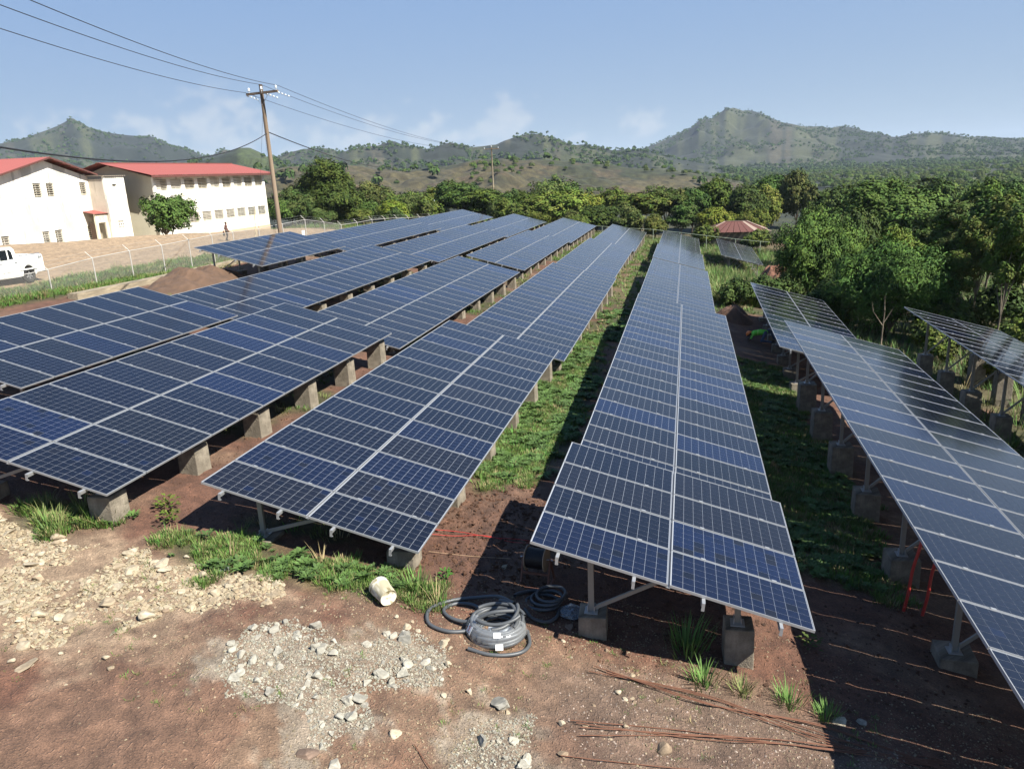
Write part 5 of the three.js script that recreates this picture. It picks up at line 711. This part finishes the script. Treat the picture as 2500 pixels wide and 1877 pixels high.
// ---------------------------------------------------------------- grass
function tuftGeo(seed, blades, h, spread, w) { const r = mulberry(seed), S = soup(); for (let i = 0; i < blades; i++) { const a = r() * 6.28, o = V3(Math.cos(a) * spread * r() * .5, 0, Math.sin(a) * spread * r() * .5), lean = rr(.15, .75, r), d = V3(Math.cos(a) * lean, 1, Math.sin(a) * lean).normalize(), s = V3(-Math.sin(a), 0, Math.cos(a)), H = h * rr(.6, 1.2, r), m = o.clone().addScaledVector(d, H * .55), t = m.clone().add(V3(Math.cos(a) * H * .45 * lean * 1.3, H * .38, Math.sin(a) * H * .45 * lean * 1.3)); const nrm = V3(-d.x * .3, 1, -d.z * .3).normalize(), k = rr(.75, 1.25, r); const tri = (p, q, e) => { for (const v of [p, q, e]) { S.p.push(v.x, v.y, v.z); S.n.push(nrm.x, nrm.y, nrm.z); S.c.push(k, k, k); } }; const a1 = o.clone().addScaledVector(s, w), a2 = o.clone().addScaledVector(s, -w), b1 = m.clone().addScaledVector(s, w * .8), b2 = m.clone().addScaledVector(s, -w * .8); tri(a1, a2, b1); tri(a2, b2, b1); tri(b1, b2, t); } const g = soupGeo(S); g.computeVertexNormals(); return g; }
const grassMat = std([.9, .9, .9], .75, { vertexColors: true, side: THREE.DoubleSide });
const green = (r) => { const k = r(); return k < .6 ? [rr(.065, .105, r), rr(.135, .20, r), .026] : k < .85 ? [.13, .16, .045] : [.27, .215, .105]; };
{ const r = mulberry(71), short = [tuftGeo(1, 18, .075, .24, .0055), tuftGeo(2, 18, .10, .24, .0055)], tall = [tuftGeo(3, 14, .55, .3, .009), tuftGeo(4, 16, .4, .3, .008)], A = [[], []], T = [[], []];
  const put = (l, x, z, s) => l[Math.floor(r() * 2)].push([x, onGround(x, z) - .01, z, s, rr(-.15, .15, r), r() * 6.28, rr(-.15, .15, r)]);
  const fill = (k, n, l, s0, s1) => { for (let i = 0; i < n; i++) { const [x, z] = inZone(k, r); put(l, x, z, rr(s0, s1, r)); } };
  fill('grassA', 650, A, .6, 1.9); fill('grassC', 1350, A, .4, 1.4); fill('grassCE', 6200, A, .7, 1.4); fill('grassEF', 4200, A, .8, 1.6); fill('fencegrass', 4200, A, 1.2, 3.0); fill('grassC', 34, T, .4, .75); fill('grassA', 34, T, .5, .9); fill('tallR', 1500, T, 1.2, 2.2); fill('fencegrass', 300, T, .6, 1.1);
  let g = 0; for (let i = 0; i < 60000 && g < 9000; i++) { const x = rr(-24, 9, r), z = -rr(11, 94, r); if (r() > grassy(x, z)) continue; put(A, x, z, rr(.9, 2.2, r) * (-z > 45 ? 1.4 : 1)); g++; }
  g = 0; for (let i = 0; i < 60000 && g < 6500; i++) { const x = rr(6, 30, r), z = -rr(18, 96, r); if (r() > grassy(x, z)) continue; put(T, x, z, rr(.6, 1.7, r)); g++; }
  g = 0; for (let i = 0; i < 30000 && g < 3500; i++) { const x = rr(-26, 12, r), z = -rr(86, 104, r); put(T, x, z, rr(.8, 1.7, r)); g++; }
  for (let i = 0; i < 700; i++) { const x = rr(-33, -58, r), z = -rr(88, 104, r); put(T, x, z, rr(.8, 1.6, r)); }
  for (let i = 0; i < 900; i++) { const x = rr(-9, 2.6, r), z = -rr(6.6, 9.9, r); if (fbm(x * .9 + 20, z * .9, 3) < .54) continue; put(A, x, z, rr(.25, .7, r)); }
  for (let i = 0; i < 260; i++) { const x = -58.6 + rr(-.3, .6, r), z = -rr(52, 67, r); put(A, x, z, rr(1, 3, r)); }
  A.forEach((l, i) => inst('grass', short[i], grassMat, l, i ? 'short green grass growing between the rows' : 'short grass and ground cover among the rows', 'grass', () => green(r))); T.forEach((l, i) => inst('tall_grass', tall[i], grassMat, l, i ? 'tall wild grass at the edges of the field' : 'long grass blades around the field', 'grass', () => green(r)));
  // single tufts one can tell apart at the lower right
  const tuft = (label, x, z, s, seed) => { const o = mesh('grass_tuft', tuftGeo(seed, 90, .3, .42, .007), grassMats[seed % 2]); o.position.set(x, onGround(x, z) - .01, z); o.scale.set(s, s, s); tag(o, label, 'grass tuft'); };
  const grassMats = [std([.09, .175, .034], .75, { vertexColors: true, side: THREE.DoubleSide }), std([.16, .19, .06], .75, { vertexColors: true, side: THREE.DoubleSide })];
  tuft('leafy grass tuft nearest the right footing of the front table', .34, -9.25, 1.05, 22); tuft('drier grass tuft between two greener ones at lower right', .84, -9.22, .8, 23); tuft('green grass tuft beside the upper bars at the shade edge', 1.46, -9.2, .95, 24); tuft('small grass tuft cut by the shadow at lower right', 1.92, -9.06, .75, 26); tuft('grass clump behind the tipped bucket', -4.1, -10.0, 1.15, 28); tuft('pale long grass clump in the shade below the front left table', -10.6, -10.5, 1.5, 25); tuft('dark grass clump in the shade under the nearest table', .1, -10.0, 1.6, 30);
}
{ const r = mulberry(91), S = soup(); for (let i = 0; i < 26; i++) { const a = r() * 6.28, d = V3(Math.cos(a), rr(.1, .7, r), Math.sin(a)).normalize(), k = rr(.8, 1.2, r); leafTo(S, V3(Math.cos(a) * .05 * r(), .01 + .05 * r(), Math.sin(a) * .05 * r()), d, V3(-d.x * .4, 1, -d.z * .4).normalize(), rr(.05, .1, r), rr(.025, .045, r), [k, k, k], .04); } const g = soupGeo(S), l = []; for (let i = 0; i < 9000 && l.length < 3200; i++) { const q = r(), x = q < .6 ? rr(-5, -2.6, r) : q < .96 ? rr(1.8, 4.3, r) : rr(-11, -3.6, r), z = q < .96 ? -rr(13, 40, r) : -rr(9.4, 10.7, r); if (grassy(x, z) * .8 < r() || fbm(x * 1.3, z * 1.3 + 9, 3) < .46) continue; l.push([x, onGround(x, z), z, rr(.6, 1.7, r), rr(-.2, .2, r), r() * 6.28, rr(-.2, .2, r)]); } inst('ground_cover', g, grassMat, l, 'broad-leaved ground cover weeds mixed into the grass', 'weeds', () => { const k = rr(.75, 1.2, r); return [.062 * k, .12 * k, .024 * k]; }); }
{ // broad-leaved weeds and the shrubs around the tables
  const weed = (label, x, z, s, seed, n = 60, cols = G2) => { const r = mulberry(seed), S = soup(); for (let i = 0; i < n; i++) { const d = rdir(r); d.y = Math.abs(d.y) + .2; d.normalize(); const o = V3(d.x * .22 * r(), .06 + r() * .22, d.z * .22 * r()); const c = cols[Math.floor(r() * 3)]; const nrm = V3(-d.x * .3, 1, -d.z * .3).normalize(); leafTo(S, o, V3(d.x, d.y * .35, d.z).normalize(), nrm, rr(.07, .14, r), rr(.035, .07, r), c, .05); } const o = mesh('weed', soupGeo(S), leafMat); o.position.set(x, onGround(x, z), z); o.scale.setScalar(s); o.rotation.y = seed; tag(o, label, 'weed'); };
  weed('leafy weed growing beside the first footing at lower left', -9.25, -11.0, 1.0, 41); weed('small weed on the soil right of the first footing', -8.9, -10.6, .9, 42); weed('broad-leaved weed beside the pale stone at lower right', 1.95, -10.7, .75, 43, 45, G4); weed('bright weed at the edge of the grass by the aisle', -3.75, -10.45, .7, 44, 40, [[.05, .15, .02], [.06, .16, .025], [.05, .13, .02]]);
  const rs = mulberry(55); const shrub = makeTree(150, { R: 1.2, H: 1.9, trunk: .05, lobes: 7, clumps: 70, leaves: 20, L: .16, W: .09, cols: [...G4, ...G2], low: .8, tr: .04 }), dk = makeTree(151, { R: 1.2, H: 1.7, trunk: .05, lobes: 7, clumps: 70, leaves: 22, L: .16, W: .08, cols: G3, low: .8, tr: .04 });
  const sh = [['dark leafy shrub left of the worker beside the aisle', 3.0, -46, 1.1, dk], ['dark shrub below the far dark table', 4.6, -47.5, 1.2, dk], ['shrub under the right mango tree', 9.2, -46, 1.2, shrub], ['pale shrub right of the bare sapling', 12.2, -39, 1.1, shrub], ['bushy shrub at the upper right grove edge', 14.5, -36, 1.0, shrub], ['leafy plant in the shade of the grove at right', 16.2, -33, .9, shrub], ['shrub beside the far fence below the hut', 8.5, -97, 1.6, shrub], ['shrub left of the hut by the far fence', 1.8, -98, 1.5, shrub], ['low shrub under the first mango tree', 6.2, -50, 1.3, dk], ['dark shrub at the left foot of the large mango tree', 7.6, -45.5, 1.35, dk], ['leafy shrub between the two right mango trees', 8.8, -49.5, 1.5, dk], ['shrub at the right foot of the large mango tree', 13.2, -43, 1.3, shrub], ['shrub in tall grass behind the rightmost table', 12.6, -34.5, .9, shrub], ['dark undergrowth bush left in the right grove', 14.2, -47, 1.7, dk], ['dark undergrowth bush deep in the right grove', 17.5, -47, 1.8, dk], ['pale undergrowth bush at the grove foot', 16.2, -40.5, 1.2, shrub], ['small shrub at the foot of the gabled school wall', -57.2, -60.5, .7, shrub], ['low shrub near the school plinth behind the round tree', -55.2, -77.5, .45, shrub], ['bush at the fence bend right of the pole', -31.5, -90, 1.8, shrub], ['bush behind the fence left of the big mango tree', -37, -94, 1.7, dk], ['bush behind the fence below the tree line', -22, -97.5, 1.5, shrub], ['bush at the far fence behind the third row', -13, -98, 1.4, shrub]];
  for (const [l, x, z, s, p] of sh) { const o = thing('shrub', l, 'shrub', [x, onGround(x, z) - .05, z], rs() * 6.28); mesh('stems', p.trunk, bark, o); mesh('foliage', p.crown, leafMat, o); o.scale.setScalar(s); }
}

renderer.render(scene, camera);
